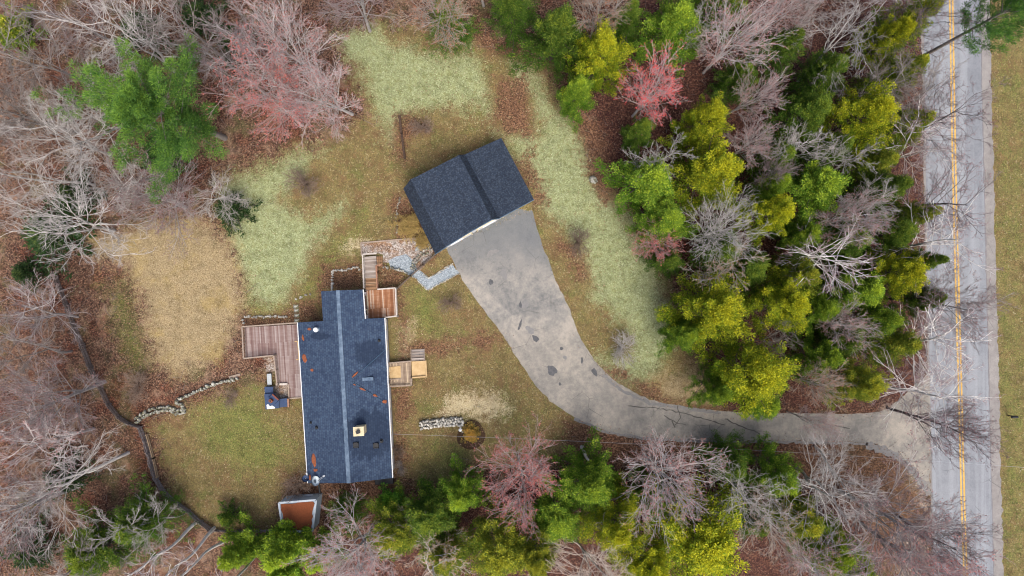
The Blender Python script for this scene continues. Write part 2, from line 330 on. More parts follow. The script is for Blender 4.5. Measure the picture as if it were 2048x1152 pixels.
# gravel
t = T('blue crushed stone', .95); vv = t.vor(12); q = t.add('ShaderNodeSeparateColor', {0: vv.outputs['Color']}).outputs[0]
t.bump(q, .5, .03); M_gr = t.col(t.ramp(q, [(0, '69737a'), (.4, '87929a'), (.7, '98a2a8'), (1, 'b0b8bc')]))
t = T('brown washed gravel', .95); vv = t.vor(10); q = t.add('ShaderNodeSeparateColor', {0: vv.outputs['Color']}).outputs[0]
g = t.ramp(q, [(0, '6a6058'), (.4, '8f857c'), (.7, 'a8a29c'), (1, 'c4c0bc')])
g2 = t.ramp(q, [(0, '5d4638'), (.5, '84674f'), (1, 'a98c72')])
t.bump(q, .5, .03); M_gb = t.col(t.mix(t.step(t.noise(.7, 4, .7), .4, .62), g, g2))
sheet('gravel_yard', [(723,486),(790,481),(850,476),(866,502),(858,520),(835,548),(812,540),(795,530),(765,524),(764,509),(724,509)], .008, M_gb, .07)
sheet('gravel_path', [(778,522),(790,512),(812,508),(822,514),(833,536),(858,555),(906,529),(919,546),(856,581),(832,558),(806,545),(783,538)], .013, M_gr, .05)
sheet('gravel_path', [(838,482),(852,484),(854,496),(842,503),(832,500),(836,490)], .013, M_gr, .12)
blob('dark_ring', 942, 870, 29, 29, 0, .02, M_ring, 24, .06)  # dark brown disc, shows as a ring round the tan shrub
# ---------------- materials for buildings ----------------
HA = math.radians(3.5)
def shingles(name, rot, c1, c2, cm, row, bw, spk=0.0, stains=(), vert=False):
    t = T(name, .9)
    r = t.map(rot=rot)
    b = t.add('ShaderNodeTexBrick', {'Vector': r, 'Color1': k(c1), 'Color2': k(c2), 'Mortar': k(cm), 'Scale': 1.0, 'Mortar Size': .018, 'Mortar Smooth': .4, 'Bias': -.1, 'Brick Width': bw, 'Row Height': row}, offset=.37, squash=1.0)
    b2 = t.add('ShaderNodeTexBrick', {'Vector': r, 'Color1': (0, 0, 0, 1), 'Color2': (1, 1, 1, 1), 'Mortar': (0, 0, 0, 1), 'Scale': 1.0, 'Mortar Size': .0, 'Bias': 0, 'Brick Width': bw * .5, 'Row Height': row}, offset=.5)
    sp = t.add('ShaderNodeSeparateColor', {0: b2.outputs['Color']}).outputs[0]
    g = t.mix(t.math('MULTIPLY', t.step(sp, .66, .8), spk), b.outputs['Color'], k('64727f'))
    g = t.mix(.6, g, t.ramp(t.noise(.5, 5, .65), [(.3, (.72, .74, .8, 1)), (.7, (1.1, 1.1, 1.1, 1))]), 'MULTIPLY')
    g = t.mix(.25, g, t.ramp(t.noise(14, 2, .8), [(.3, (.5, .5, .5, 1)), (.7, (1.2, 1.2, 1.2, 1))]), 'MULTIPLY')
    for (u, v, z, ru, rv) in stains:
        p = site(u, v, z) - site(690, 800, 0); d = t.add('ShaderNodeVectorMath', {0: t.add('ShaderNodeVectorMath', {0: t.co, 1: tuple(-p)}, operation='ADD').outputs[0], 1: (PPM / ru, PPM / rv, 0)}, operation='MULTIPLY')
        L = t.add('ShaderNodeVectorMath', {0: d.outputs[0]}, operation='LENGTH').outputs['Value']
        m = t.step(t.math('ADD', L, t.math('MULTIPLY', t.math('SUBTRACT', t.noise(1.6, 4, .8, t.map(scale=(1, .35, 1))), .5), 1.6)), 1.12, .88)
        g = t.mix(t.math('MULTIPLY', m, .62), g, k('18253a'))
    t.bump(b.outputs['Fac'], .5, .02)
    return t.col(g)
M_roof = shingles('blue slate shingles', math.radians(90) - HA, '324158', '44566c', '26334a', .22, .3, .1, ((738,705,3.8,26,24), (738,868,3.8,44,46), (640,672,3.8,20,7)))
M_gar = shingles('charcoal blue shingles', math.radians(60), '2a3341', '364355', '232b37', .13, .2, .2)
M_cap = plain('pale ridge shingles', '788a9c', '40536a', .9, 1.9)
M_white = plain('white painted siding', 'e6e8ea', 'cfd3d6', .6); M_trim = plain('cream trim', 'd8cfb8', 'c2b594', .7)
M_fascia = plain('blue grey fascia', '5c7488', '4b6072', .6); M_dark = plain('dark window glass', '1d232c', '2b3440', .2)
M_rust = plain('rusty needle litter', '9c5c3e', '774631', .95, 8); M_black = plain('black metal', '1b1d20', '2a2d31', .5)
M_grey = plain('grey metal', 'b9bec4', '9aa0a6', .4); M_dish = plain('pale dish enamel', 'c9d6dc', 'b4c2ca', .5); M_navy = plain('navy slate', '2f3f5c', '3e5070', .7, 5)
M_brick = plain('cream chimney stucco', 'dccfae', 'c2b28e', .9, 4); M_found = plain('grey foundation', '8a8884', '6e6c68', .9)
def boards(name, c1, c2, c3, rot, wd=.14, gap=.5):
    t = T(name, .85); r = t.map(rot=rot)
    b = t.add('ShaderNodeTexBrick', {'Vector': r, 'Color1': (0, 0, 0, 1), 'Color2': (1, 1, 1, 1), 'Mortar': (0, 0, 0, 1), 'Scale': 1.0, 'Mortar Size': .0, 'Brick Width': 3.6, 'Row Height': wd}, offset=.43)
    e = t.add('ShaderNodeSeparateColor', {0: b.outputs['Color']}).outputs[0]
    b2 = t.add('ShaderNodeTexBrick', {'Vector': r, 'Color1': (1, 1, 1, 1), 'Color2': (1, 1, 1, 1), 'Mortar': (.25, .2, .18, 1), 'Scale': 1.0, 'Mortar Size': .012, 'Brick Width': 3.6, 'Row Height': wd}, offset=.43)
    nn = t.noise(1, 4, .7, t.map(rot=rot, scale=(.6, 5, 1))); n2 = t.noise(1.7, 4, .7)
    f = t.math('ADD', t.math('MULTIPLY', e, .45), t.math('ADD', t.math('MULTIPLY', nn, .35), t.math('MULTIPLY', n2, .3)))
    g = t.ramp(f, [(.25, k(c1)), (.5, k(c2)), (.78, k(c3))])
    g = t.mix(gap, g, b2.outputs['Color'], 'MULTIPLY')
    t.bump(b2.outputs['Fac'], .3, .01); return t.col(g)
NS = math.radians(90) - HA
M_deckred = boards('weathered red deck boards', '6b524e', '84706b', 'a09490', NS, .14, .22)
M_deckbr = boards('brown deck boards', '7e5238', '9d6f50', 'c2ac98', NS, .15, .7)
M_deckgr = boards('grey brown deck boards', '7a6858', '9b8a78', 'bba98f', NS, .16, .8)
M_deckew = boards('grey walkway boards', '85786e', 'a0968d', 'b9b2ab', -HA, .15, .8)
M_step = boards('brown step boards', '7b5b42', '9c7b5c', 'b79a7c', -HA, .3, .8)
M_newwd = plain('new yellow lumber', 'cbb084', 'b4966a', .8, 2.5)
M_rail = plain('weathered rail lumber', 'a89a8a', '87766a', .85, 4); M_railw = plain('pale rail cap', 'cdc6bd', 'aaa197', .8, 4)
M_railb = plain('brown rail lumber', '8d6349', 'a98670', .85, 4)
M_fence = plain('silver grey fence boards', '9b9392', '5a5251', .9, 5); M_fence2 = plain('dark grey fence boards', '988d86', '544a46', .9, 5)
M_log = plain('dark rotting timber', '3d302a', '5a493d', .95, 6); M_bark0 = plain('white bark', 'd5d0c8', 'a39c92', .9, 5)
t = T('grey fieldstone', .95); q = t.vor(3.2); s_ = t.add('ShaderNodeSeparateColor', {0: q.outputs['Color']}).outputs[0]
g = t.mix(t.step(t.noise(5, 4, .7), .4, .65), t.ramp(s_, [(0, '6b6a66'), (.4, '8f8e88'), (.8, 'bdbcb4')]), k('6d6c4c'))
t.bump(t.noise(9, 3), .5, .03); M_stone = t.col(g)
t = T('pale fieldstone', .95); q = t.vor(3.2); s_ = t.add('ShaderNodeSeparateColor', {0: q.outputs['Color']}).outputs[0]
t.bump(t.noise(9, 3), .5, .03); M_stone2 = t.col(t.mix(t.step(t.noise(6, 4, .7), .5, .7), t.ramp(s_, [(0, '8d8c86'), (.5, 'b3b1a8'), (.9, 'd6d3c8')]), k('8a7a66')))
# ---------------- house ----------------
ctr = site(690, 800, 0)
house = thing('house', 'long single storey house with blue shingle roof, white east wall and decks on both sides', 'house', loc=ctr)
def hb(): return MB(ctr)
ZE, ZR = 3.2, 4.6
eNW, eNE = site(595.4, 645, ZE), site(768.5, 635.8, ZE); eSW, eSE = site(615.8, 966.5, ZE), site(784.3, 956, ZE)
rN, rS = site(675.6, 580.8, ZR), site(697.2, 966.3, ZR)
uW, uE = site(642.2, 582.4, 4.02), site(725.2, 579.3, 3.85)
uW2, uE2 = site(646, 641.8, 4.02), site(729.6, 637.5, 3.85)
rM = rN + (rS - rN) * ((640 - 580.8) / (966.3 - 580.8))
b = hb()
th = .16
def plane(b, pts): b.slab(pts, th)
plane(b, [eNW, eSW, rS, rM]); plane(b, [rM, rS, eSE, eNE]); plane(b, [uW, uW2, rM + (0, 0, .003), rN]); plane(b, [rN, rM + (0, 0, .003), uE2, uE])
roof = b.build('roof', M_roof, house)
# ridge caps: overlapping shingle tabs
b = hb(); L = np.linalg.norm(rS - rN); n = 62; dr = (rS - rN) / L
for i in range(n):
    p = rN + dr * (L * (i + .5) / n)
    for sgn in (-1, 1):
        q = p + np.array((sgn * .1, 0, -.022)); b.prism([q + dr * yy + np.array((xx, 0, -xx * sgn * .22 + zz)) for xx, yy, zz in ((-.1, -.18, .0), (.1, -.18, .0), (.1, .16, .0), (-.1, .16, .0))],
               [q + dr * yy + np.array((xx, 0, -xx * sgn * .22 + zz)) for xx, yy, zz in ((-.1, -.18, .035), (.1, -.18, .035), (.1, .16, .06), (-.1, .16, .06))])
b.build('ridge_cap', M_cap, roof)
# walls
ex = np.array((math.cos(HA), math.sin(HA), 0)); ey = np.array((-math.sin(HA), math.cos(HA), 0))
def inset(p, dx, dy, z=0): q = p + ex * dx + ey * dy; return np.array((q[0], q[1], z))
fN = [inset(eNW, .35, -.2), inset(eNE, -.22, -.2), inset(eSE, -.22, .3), inset(eSW, .35, .3)]
b = hb(); top = [inset(eNW, .35, -.2, 3.06), inset(eNE, -.22, -.2, 3.06), inset(eSE, -.22, .3, 3.06), inset(eSW, .35, .3, 3.06)]
b.prism([p + (0, 0, .5) for p in fN][::-1][::-1], top)
gz = 4.3
fU = [inset(uW, .25, -.25), inset(uW2, .25, -.6), inset(uE2, -.2, -.6), inset(uE, -.2, -.25)]
b.prism([p + (0, 0, .5) for p in fU], [np.array((p[0], p[1], 3.62)) for p in fU])
for a, cc, rr in ((inset(eSW, .35, .3, 3.06), inset(eSE, -.22, .3, 3.06), inset(rS, 0, .3, 4.35)),):
    b.prism([a, cc, rr], [p + ey * .15 for p in (a, cc, rr)])
b.build('wall', M_white, house)
b = hb(); b.prism([p - ex * 0 for p in fN], [p + (0, 0, .5) for p in fN]); b.prism(fU, [p + (0, 0, .5) for p in fU]); b.build('foundation', M_found, house)
# fascia + gutter
b = hb()
for a, cc, dx in ((eNE, eSE, .05), (eNW, eSW, -.05)): b.beam(a + ex * dx + (0, 0, -.12), cc + ex * dx + (0, 0, -.12), .1, .13)
b.beam(uE + ex * .05 + (0, 0, -.12), uE2 + ex * .05 + (0, 0, -.12), .1, .12)
b.build('gutter', M_white, house)
def win(name, u, v, wd, z0, z1, cor_a, cor_b, off, m=M_dark, frame=True):
    """opening in the wall that runs from cor_a to cor_b"""
    d = (cor_b - cor_a); d[2] = 0; d = d / np.linalg.norm(d); p = site(u, v, (z0 + z1) / 2); s = np.dot(p - cor_a, d); q = cor_a + d * s; n_ = off / np.linalg.norm(off)
    b = hb(); h = []
    h = []; b = hb()
    for sx, zz in ((-1, z0), (1, z0), (1, z1), (-1, z1)): h.append(np.array((*(q + d * sx * wd / 2)[:2], zz)))
    b.prism([p_ - n_ * .02 for p_ in h], [p_ + n_ * .03 for p_ in h]); w_ = b.build(name, m, house)
    b = hb()
    for i in range(4):
        a_, b_ = h[i] + n_ * .035, h[(i + 1) % 4] + n_ * .035; b.beam(a_, b_, .09, .05)
    b.build('frame', M_trim, w_); return w_
for v in (650, 690, 760, 810, 860, 910): win('window' if v != 760 else 'door', 778, v, 1.1 if v != 760 else 1.0, 1.3 if v != 760 else .55, 2.5, fN[1], fN[2], ex)
win('door', 730, 605, 1.6, 1.15, 3.1, fU[3], fU[2], ex); win('window', 730, 625, .6, 1.6, 3.0, fU[3], fU[2], ex)
win('door', 596, 700, 2.2, .8, 2.8, fN[0], fN[3], -ex); win('window', 605, 850, 1.4, 1.3, 2.4, fN[0], fN[3], -ex)
# chimney on the east roof plane
cp = site(717, 863, 5.6); b = hb()
b.box(cp[0], cp[1], 4.0, 5.45, .95, .8, HA); ch = b.build('chimney', M_brick, house)
b = hb(); b.box(cp[0], cp[1], 5.45, 5.6, 1.1, .95, HA); b.build('chimney_cap', M_brick, ch)
b = hb(); b.tube((cp[0], cp[1], 5.6), (cp[0], cp[1], 5.85), .2, .2, 8); b.box(cp[0], cp[1], 5.85, 5.9, .42, .36, HA + .3); b.build('flue', M_black, ch)
def roofz(u, v):
    p = site(u, v, 4); x = np.dot(p - rN, ex) - np.dot(p - rN, ey) * 0
    d = (rS - rN)[:2]; d = d / np.linalg.norm(d); off = (p - rN)[:2]; perp = abs(off[0] * d[1] - off[1] * d[0]); return ZR - perp * (ZR - ZE) / 4.55
for u, v in ((712, 890), (752, 891)):
    z = roofz(u, v); p = site(u, v, z); b = hb()
    for a in range(4):
        an = HA + a * math.pi / 2; q = p + np.array((math.cos(an), math.sin(an), 0)) * .24; b.box(q[0], q[1], z - .05, z + .12, .08, .56, an)
    b.box(p[0], p[1], z - .05, z + .06, .5, .5, HA); b.build('roof_vent', M_black, house)
for u, v, r in ((763, 882, .1), (622, 845, .07), (634, 855, .1), (758, 681, .09)):
    z = roofz(u, v); p = site(u, v, z); b = hb(); b.tube(p - (0, 0, .1), p + (0, 0, .35), r, r); b.tube(p + (0, 0, .0), p + (0, 0, .06), r * 2.2, r * 1.2); b.build('vent_pipe', M_black, house)
# white turbine vent and its dark ring flashing
z = roofz(631, 659); p = site(630.5, 659.5, z + .7); b = hb(); b.tube((p[0], p[1], z - .1), (p[0], p[1], z + .55), .12); b.tube((p[0], p[1], z + .5), (p[0], p[1], z + .72), .28, .22, 14); b.build('vent_cap', M_white, house)
p = site(639, 658, z); b = hb(); b.tube(p - (0, 0, .1), p + (0, 0, .12), .28, .26, 14); b.tube(p + (0, 0, .12), p + (0, 0, .16), .17, .17, 12); b.build('skylight_dome', M_fascia, house)
# low flat vent strip
z = roofz(734, 758); p = site(734, 758, z); b = hb(); b.box(p[0], p[1], z - .1, z + .12, 1.35, .35, HA); b.build('ridge_vent', M_cap, house)
# small cross gable seams on the east plane
for a, cc in (((706, 757), (786, 700)), ((706, 764), (779, 806))):
    p0 = site(*a, roofz(*a)); cc = (min(cc[0], 770), cc[1]); p1 = site(*cc, roofz(*cc)); b = hb(); b.beam(p0 + (0, 0, .02), p1 + (0, 0, .02), .07, .05); b.build('valley_flashing', plain('slate seam', '33485e', '40576d', .9), house)
def needle(u, v, ru, rv, an, lab):
    z = roofz(u, v); p = site(u, v, z); b = MB(p); n = 11; east = u > 688
    sl = (ZE - ZR) / 4.55 * (1 if east else -1); ring = []
    for i in range(n):
        a = 2 * math.pi * i / n; r = random.uniform(.75, 1.15); X, Y = math.cos(a) * ru * r / 18.9, math.sin(a) * rv * r / 18.9
        ring.append((X * math.cos(an) - Y * math.sin(an), X * math.sin(an) + Y * math.cos(an)))
    b.prism([p + (x, y, x * sl - .02) for x, y in ring], [p + (x * .8, y * .8, x * sl * .8 + .07) for x, y in ring])
    o = b.build('needle_pile', M_rust, None); o.location = p; tag(o, lab, 'needle pile', 'rusty needle piles on the house roof')
for a in ((619,658,5,3,.0,'small rust patch of needles beside the white roof vent'), (606,676,3,7,.15,'rust patch of needles on the west roof edge, near the north end'), (609,716,5,10,.25,'large rust patch of needles on the west roof slope above the deck'), (624,740,3.5,4,0,'small isolated rust patch of needles on the west slope'),
          (710,749,9,2,.72,'rust streak of needles slanting up the east slope'), (725,778,8,2.3,-.5,'long rust streak in the diagonal row on the east slope'), (709,769,3,1.4,-.6,'tiny first rust dash of the diagonal row on the east slope'), (750,791,5,2.6,-.4,'middle rust patch of the diagonal row on the east slope'), (769,803,5,4,-.5,'last rust patch of the diagonal row, at the east eave'),
          (628,920,5.5,13,.1,'biggest rust patch of needles, near the south west roof corner'), (631,940,5,3.5,0,'small rust patch of needles just below the biggest one'), (620,955,3,6,0,'rust patch of needles beside the satellite dish')): needle(*a)
# satellite dishes
def dish(u, v, z, r, tilt, az, m, lab, arm):
    p = site(u, v, z); o = thing('satellite_dish', lab, 'satellite dish', None, p)
    V = []; F_ = []; n = 20
    nrm = np.array((math.cos(az) * math.cos(tilt), math.sin(az) * math.cos(tilt), math.sin(tilt))); s1 = np.cross(nrm, (0, 0, 1)); s1 /= np.linalg.norm(s1); s2 = np.cross(s1, nrm)
    V.append(-nrm * .12)
    for j, rr in enumerate((.5, 1)):
        for i in range(n): a = 2 * math.pi * i / n; V.append((s1 * math.cos(a) + s2 * math.sin(a)) * r * rr + nrm * (-.12 + .12 * rr * rr))
    for i in range(n): F_ += [(0, 1 + i, 1 + (i + 1) % n), (1 + i, 1 + n + i, 1 + n + (i + 1) % n, 1 + (i + 1) % n)]
    V2 = [q - nrm * .03 for q in V]; nn = len(V); F_ += [tuple(q + nn for q in f)[::-1] for f in F_] + [(1 + n + i, 1 + n + i + nn, 1 + n + (i + 1) % n + nn, 1 + n + (i + 1) % n) for i in range(n)]
    mk('reflector', V, F_, m, o, smooth=True)
    b = MB(); b.tube(-nrm * .1, (0, 0, -.5), .03); b.tube((0, 0, -.5), (.0, .1, -(z - 3.35)), .035); b.build('mast', M_grey, o)
    tip = np.array(site(*arm, z + .3)) - p
    b = MB(); b.tube(-s2 * r * .8, tip, .022); b.tube(s1 * r * .3 - s2 * r * .7, tip + s1 * .1, .018); ar = b.build('feed_arm', M_grey, o)
    b = MB(); b.tube(tip - nrm * .05, tip + nrm * .16, .07, .09); b.build('feed_horn', M_white, ar)
dish(631, 962, 4.1, .52, math.radians(34), math.radians(20), M_dish, 'pale oval satellite dish on the south west corner of the house roof', (647, 952))
dish(611, 957, 3.9, .38, math.radians(60), math.radians(80), M_navy, 'small navy satellite dish left of the pale one at the roof corner', (613.5, 948))
b = MB(); p0, p1 = site(637.5, 969, 2.6), site(640, 988, 2.3); b.tube(p0 * [1, 1, 1], p1, .09); b.beam(p1 - (0.2, 0, 0), p1 + (.2, 0, 0), .08, .08); tag(b.build('drain_pipe', M_black), 'dark pipe running from the house roof corner to the small shed', 'pipe')
# bulkhead / bin at the south east corner
p = site(768, 962, .7); b = MB(p); b.box(p[0], p[1], 0, .75, 2.0, .7, HA); o = b.build('storage_bin', M_black); o.location = p; tag(o, 'black storage bin against the south wall of the house by the east corner', 'storage bin')
# ---------------- garage ----------------
gc = site(960, 430, 0); gar = thing('garage', 'two door barn style garage with charcoal shingles and a lean-to on its east side', 'garage', loc=gc)
def gb(): return MB(gc)
A1, B1, R1, C1, D1, E1 = site(806.5,377.3,3.0), site(821,359,5.2), site(868,335.5,5.75), site(918.3,309.8,5.2), site(930,308.6,3.75), site(1002.7,275.8,2.7)
A2, B2, C2, D2, E2 = site(870.2,507.8,3.0), site(891.3,493.8,5.2), site(984,438.7,5.2), site(998,436.4,3.75), site(1067.9,398.8,2.7)
R2 = (B2 + C2) / 2 + (0, 0, .55)
b = gb()
for q in ((A1, A2, B2, B1), (B1, B2, R2, R1), (R1, R2, C2, C1), (C1, C2, D2, D1), (D1, D2, E2, E1)): b.slab(q, .16)
gr = b.build('roof', M_gar, gar)
b = gb(); b.beam(R1 + (0, 0, .03), R2 + (0, 0, .03), .3, .05); b.build('ridge_cap', M_gar, gr)
gu = (E2 - A2); gu[2] = 0; gu /= np.linalg.norm(gu); gv = np.array((-gu[1], gu[0], 0))
fr = lambda p, du, dv, z: np.array((*(p + gu * du + gv * dv)[:2], z))
def ring(P0, sgn, dv):
    return [fr(P0[0], .25, dv, 0), fr(P0[-1], -.2, dv, 0), fr(P0[-1], -.2, dv, P0[-1][2] - .18), fr(P0[4], 0, dv, P0[4][2] - .18), fr(P0[3], 0, dv, P0[3][2] - .18), fr(P0[2], 0, dv, P0[2][2] - .18), fr(P0[1], 0, dv, P0[1][2] - .18), fr(P0[0], .25, dv, P0[0][2] - .18)]
r1, r2 = ring([A1, B1, R1, C1, D1, E1], 1, -.25), ring([A2, B2, R2, C2, D2, E2], 1, .28)
b = gb(); b.prism(r2, r1); b.build('wall', M_white, gar)
b = gb()
for s0, s1 in ((A2, B2), (B2, R2), (R2, C2), (C2, D2), (D2, E2)): b.beam(s0 - gv * .03 + (0, 0, -.1), s1 - gv * .03 + (0, 0, -.1), .06, .24)
b.build('fascia', M_fascia, gar)
# doors on the front wall
fw = fr(A2, .25, .28, 0)
for s0, s1 in ((1.0, 4.2), (4.9, 8.1)):
    b = gb(); q0, q1 = fw + gu * s0, fw + gu * s1; b.beam((q0 - gv * .04) + (0, 0, 1.15), (q1 - gv * .04) + (0, 0, 1.15), .05, 2.3); d_ = b.build('garage_door', M_white, gar)
    b = gb(); b.beam(q0 - gv * .1 + (0, 0, 2.42), q1 - gv * .1 + (0, 0, 2.42), .16, .2); b.beam(q0 - gv * .08, q0 - gv * .08 + (0, 0, 2.4), .1, .16); b.beam(q1 - gv * .08, q1 - gv * .08 + (0, 0, 2.4), .1, .16); b.build('door_trim', M_trim, d_)
    b = gb()
    for i in range(4):
        a_ = q0 + gu * (.25 + i * .78); b.beam(a_ - gv * .08 + (0, 0, 1.95), a_ + gu * .5 - gv * .08 + (0, 0, 1.95), .04, .3)
    b.build('window', M_dark, d_)
for s0 in (1.7, 5.6):
    b = gb(); q0 = fw + gu * s0; b.beam(q0 - gv * .38 + (0, 0, 3.9), q0 + gu * 1.5 - gv * .38 + (0, 0, 3.9), .12, .55); wdw = b.build('window', M_white, gar)
# ---------------- decks ----------------
def rail(b, pts, zt, post=1.6, zb=0):
    for i in range(len(pts) - 1):
        a, cc = pts[i], pts[i + 1]; a = np.array((a[0], a[1], zt)); cc = np.array((cc[0], cc[1], zt)); b.beam(a, cc, .14, .05)
        b.beam(a - (0, 0, .75), cc - (0, 0, .75), .05, .08)
        n = max(1, int(np.linalg.norm(cc - a) / post))
        for j in range(n + 1): q = a + (cc - a) * j / n; b.box(q[0], q[1], zb, zt - .03, .1, .1, HA)
        m = int(np.linalg.norm(cc - a) / .16)
        for j in range(m): q = a + (cc - a) * (j + .5) / m; b.box(q[0], q[1], zt - .75, zt - .03, .035, .035, HA)
def xy(u, v, z): return site(u, v, z)
def deck(name, lab, outline, z, m, rails, zr, mr, extras=None):
    o0 = xy(*outline[0], 0); d = thing(name, lab, 'deck', None, o0)
    b = MB(o0); b.slab([xy(u, v, z) for u, v in outline], .12); b.build('floor', m, d)
    for u, v in outline: b = MB(o0); p = xy(u, v, z); b.box(p[0], p[1], 0, z - .12, .14, .14, HA); b.build('post', mr, d)
    if rails:
        for r_ in rails:
            b = MB(o0); rail(b, [xy(u, v, zr) for u, v in r_], zr, zb=z - .1); b.build('railing', mr, d)
    return d, o0
d, o0 = deck('deck', 'L-shaped weathered red deck along the west side of the house', [(490.5,716),(489,655),(607,648),(611,794),(577,796),(575,766),(552,768),(549,712)], .6, M_deckred,
     [[(546.5,711),(487,717),(484,653.5),(596,645.5)], [(554,770),(547.5,711)]], 1.5, M_rail)
b = MB(o0); b.beam(xy(552,768.5,.75), xy(575,768,.75), .22, .12); b.build('bench', M_railw, d)
b = MB(o0); b.beam(xy(578,797,.66), xy(602,795,.66), .14, .12); b.beam(xy(577,768,.66), xy(578,797,.66), .14, .12); b.build('edge_board', M_rail, d)
p0 = xy(595.5, 683, 2.2); p1 = xy(598.5, 719, 2.2); b = MB(o0); b.beam(p0, p1, .13, .06)
for q in (p0, p1): b.beam(q, q - ex * .34, .09, .05); b.tube((q[0] - .3, q[1], .6), (q[0] - .3, q[1], 2.2), .03)
b.build('awning_bar', M_newwd, d)
# lower stone pad next to it
sheet('stone_pad', [(552,768),(577,767),(579,797),(560,800),(548,782)], .02, M_gb, .03)
sheet('stone_pad', [(533,716),(547,714),(550,742),(533,744)], .018, M_gb, .05)
d, o0 = deck('deck', 'brown raised deck off the white north east wing of the house', [(732,581),(791,577.5),(793,633),(736,636.5)], 1.1, M_deckbr, [[(755,578.5),(790.5,576),(793,632),(771,635)]], 2.0, M_railw)
b = MB(o0); b.slab([xy(*q, .55) for q in ((728.5,514),(752,511.5),(755,556),(730,557))], .1); b.build('landing', M_deckew, d)
for i in range(4):
    v0 = 557 + i * 5.6; b = MB(o0); zz = .68 + i * .13; b.slab([xy(*q, zz) for q in ((731,v0),(753,v0 - .8),(753.4,v0 + 5.2),(731.4,v0 + 5.9))], .05); b.build('step', M_step, d)
for i in range(3):
    u0 = 753 + i * 4; b = MB(o0); zz = .42 - i * .15; b.slab([xy(*q, zz) for q in ((u0,513),(u0 + 3.7,512.6),(u0 + 4.3,529),(u0 + .6,529.6))], .05); b.build('step', M_step, d)
b = MB(o0); rail(b, [xy(727.5,576,1.5), xy(725,508.5,1.5)], 1.5, zb=0); b.beam(xy(725,508.5,1.5), xy(753,507,1.5), .14, .05); b.build('railing', M_railw, d)
b = MB(o0); rail(b, [xy(754,576,1.55), xy(752.5,545,1.55), xy(752,531,1.55), xy(764,530,1.0)], 1.5, zb=0); b.build('railing', M_railb, d)
d, o0 = deck('deck', 'small grey deck with new yellow boards and steps on the east side of the house', [(776,727),(822,723),(822.5,771),(778,773)], .7, M_deckgr, [[(776,726.5),(821.5,722.5)], [(822.5,757),(822,771),(777,773)]], 1.05, M_rail)
b = MB(o0); b.slab([xy(*q, .76) for q in ((778,734),(801,732),(802,757.5),(779,759))], .05); b.build('patch_board', M_newwd, d)
b = MB(o0); b.beam(xy(778,758.8,.82), xy(802,757.5,.82), .12, .1); b.build('step_edge', M_rail, d)
b = MB(o0); b.slab([xy(*q, .62) for q in ((823,723),(851,721.5),(852.5,753),(824,755))], .1); b.build('platform', M_newwd, d)
b = MB(o0); b.beam(xy(851.5,721,.8), xy(853,753,.8), .14, .1); b.beam(xy(853,753,.8), xy(824,755.5,.8), .14, .1); b.build('platform_edge', M_newwd, d)
for i in range(4):
    v0 = 699 + i * 5.6; b = MB(o0); zz = .14 + i * .14; b.slab([xy(*q, zz) for q in ((823,v0 + .4),(848,v0 - .8),(848.5,v0 + 4.6),(823.5,v0 + 5.6))], .05); b.build('step', M_deckew, d)
b = MB(o0)
for a, cc in (((822,699),(822.5,722)), ((848.5,697.5),(849.5,721))): b.beam(xy(*a, .5), xy(*cc, .95), .09, .09)
b.build('stringer', M_rail, d)
# ---------------- outdoor fireplace, bench slab ----------------
o0 = xy(545, 798, 0); fp = thing('outdoor_fireplace', 'navy topped outdoor fireplace with side counters and a small rusty flue beside the red deck', 'fireplace', None, o0)
def quad(b, q, z0, z1): b.prism([np.array((*site(u, v, z1)[:2], z0)) for u, v in q], [site(u, v, z1) for u, v in q])
for q, z in (([(529,774),(546,773.5),(546.5,786.5),(529.5,788)], .85), ([(558.5,798),(574,796.5),(575,813),(559,815)], .85)):
    b = MB(o0); quad(b, q[::-1], 0, z - .08); cn = b.build('side_counter', M_found, fp); b = MB(o0); quad(b, q[::-1], z - .08, z); b.build('counter_top', M_navy, cn)
b = MB(o0); quad(b, [(529,789),(549,787),(557.5,803),(558,816),(531,819)][::-1], 0, 1.0); b.build('base', M_found, fp)
b = MB(o0); quad(b, [(528.5,788.5),(549,786.5),(558,803),(558,816),(531,819)][::-1], 1.0, 1.08); b.build('roof', M_navy, fp)
M_wp = plain('torn white membrane', 'e8e8e6', 'd4d6d6', .8)
b = MB(o0); quad(b, [(533,810),(536,808),(540,813),(544,811),(550,814.5),(549.5,817),(534,818.2)][::-1], 1.08, 1.1); b.build('bare_patch', M_wp, fp)
b = MB(o0); quad(b, [(544,789),(557,800),(549,808.5),(535.5,799)][::-1], 1.08, 1.55); b.build('hearth', M_navy, fp)
b = MB(o0); q0, q1 = xy(544.5,788.5,1.6), xy(557,799.5,1.6); b.beam(q0, q1, .14, .12); b.build('hearth_edge', plain('red brown brick edge', '8a5040', '6f4236', .9, 6), fp)
b = MB(o0); p = xy(541, 802, 1.9); b.box(p[0], p[1], 1.5, 1.95, .36, .3, -.7); fl = b.build('flue', M_rust, fp); b = MB(o0); b.box(p[0], p[1], 1.95, 1.97, .2, .14, -.7); b.build('flue_opening', M_black, fl)
b = MB(o0); b.beam(xy(576.5,797,.9), xy(577.5,814,.9), .16, .3); b.build('side_panel', M_railb, fp)
p = xy(538.5, 759, .45); o = thing('stone_bench', 'pale grey slab bench beside the red deck', 'bench', None, (p[0], p[1], 0))
b = MB((p[0], p[1], 0)); b.box(p[0], p[1], .35, .45, .48, 1.25, HA); b.build('seat', plain('pale slab', 'b9c0c2', '9da5a8', .9, 5), o)
for s_ in (-.45, .45): b = MB((p[0], p[1], 0)); b.box(p[0], p[1] + s_, 0, .35, .4, .15, HA); b.build('leg', M_found, o)
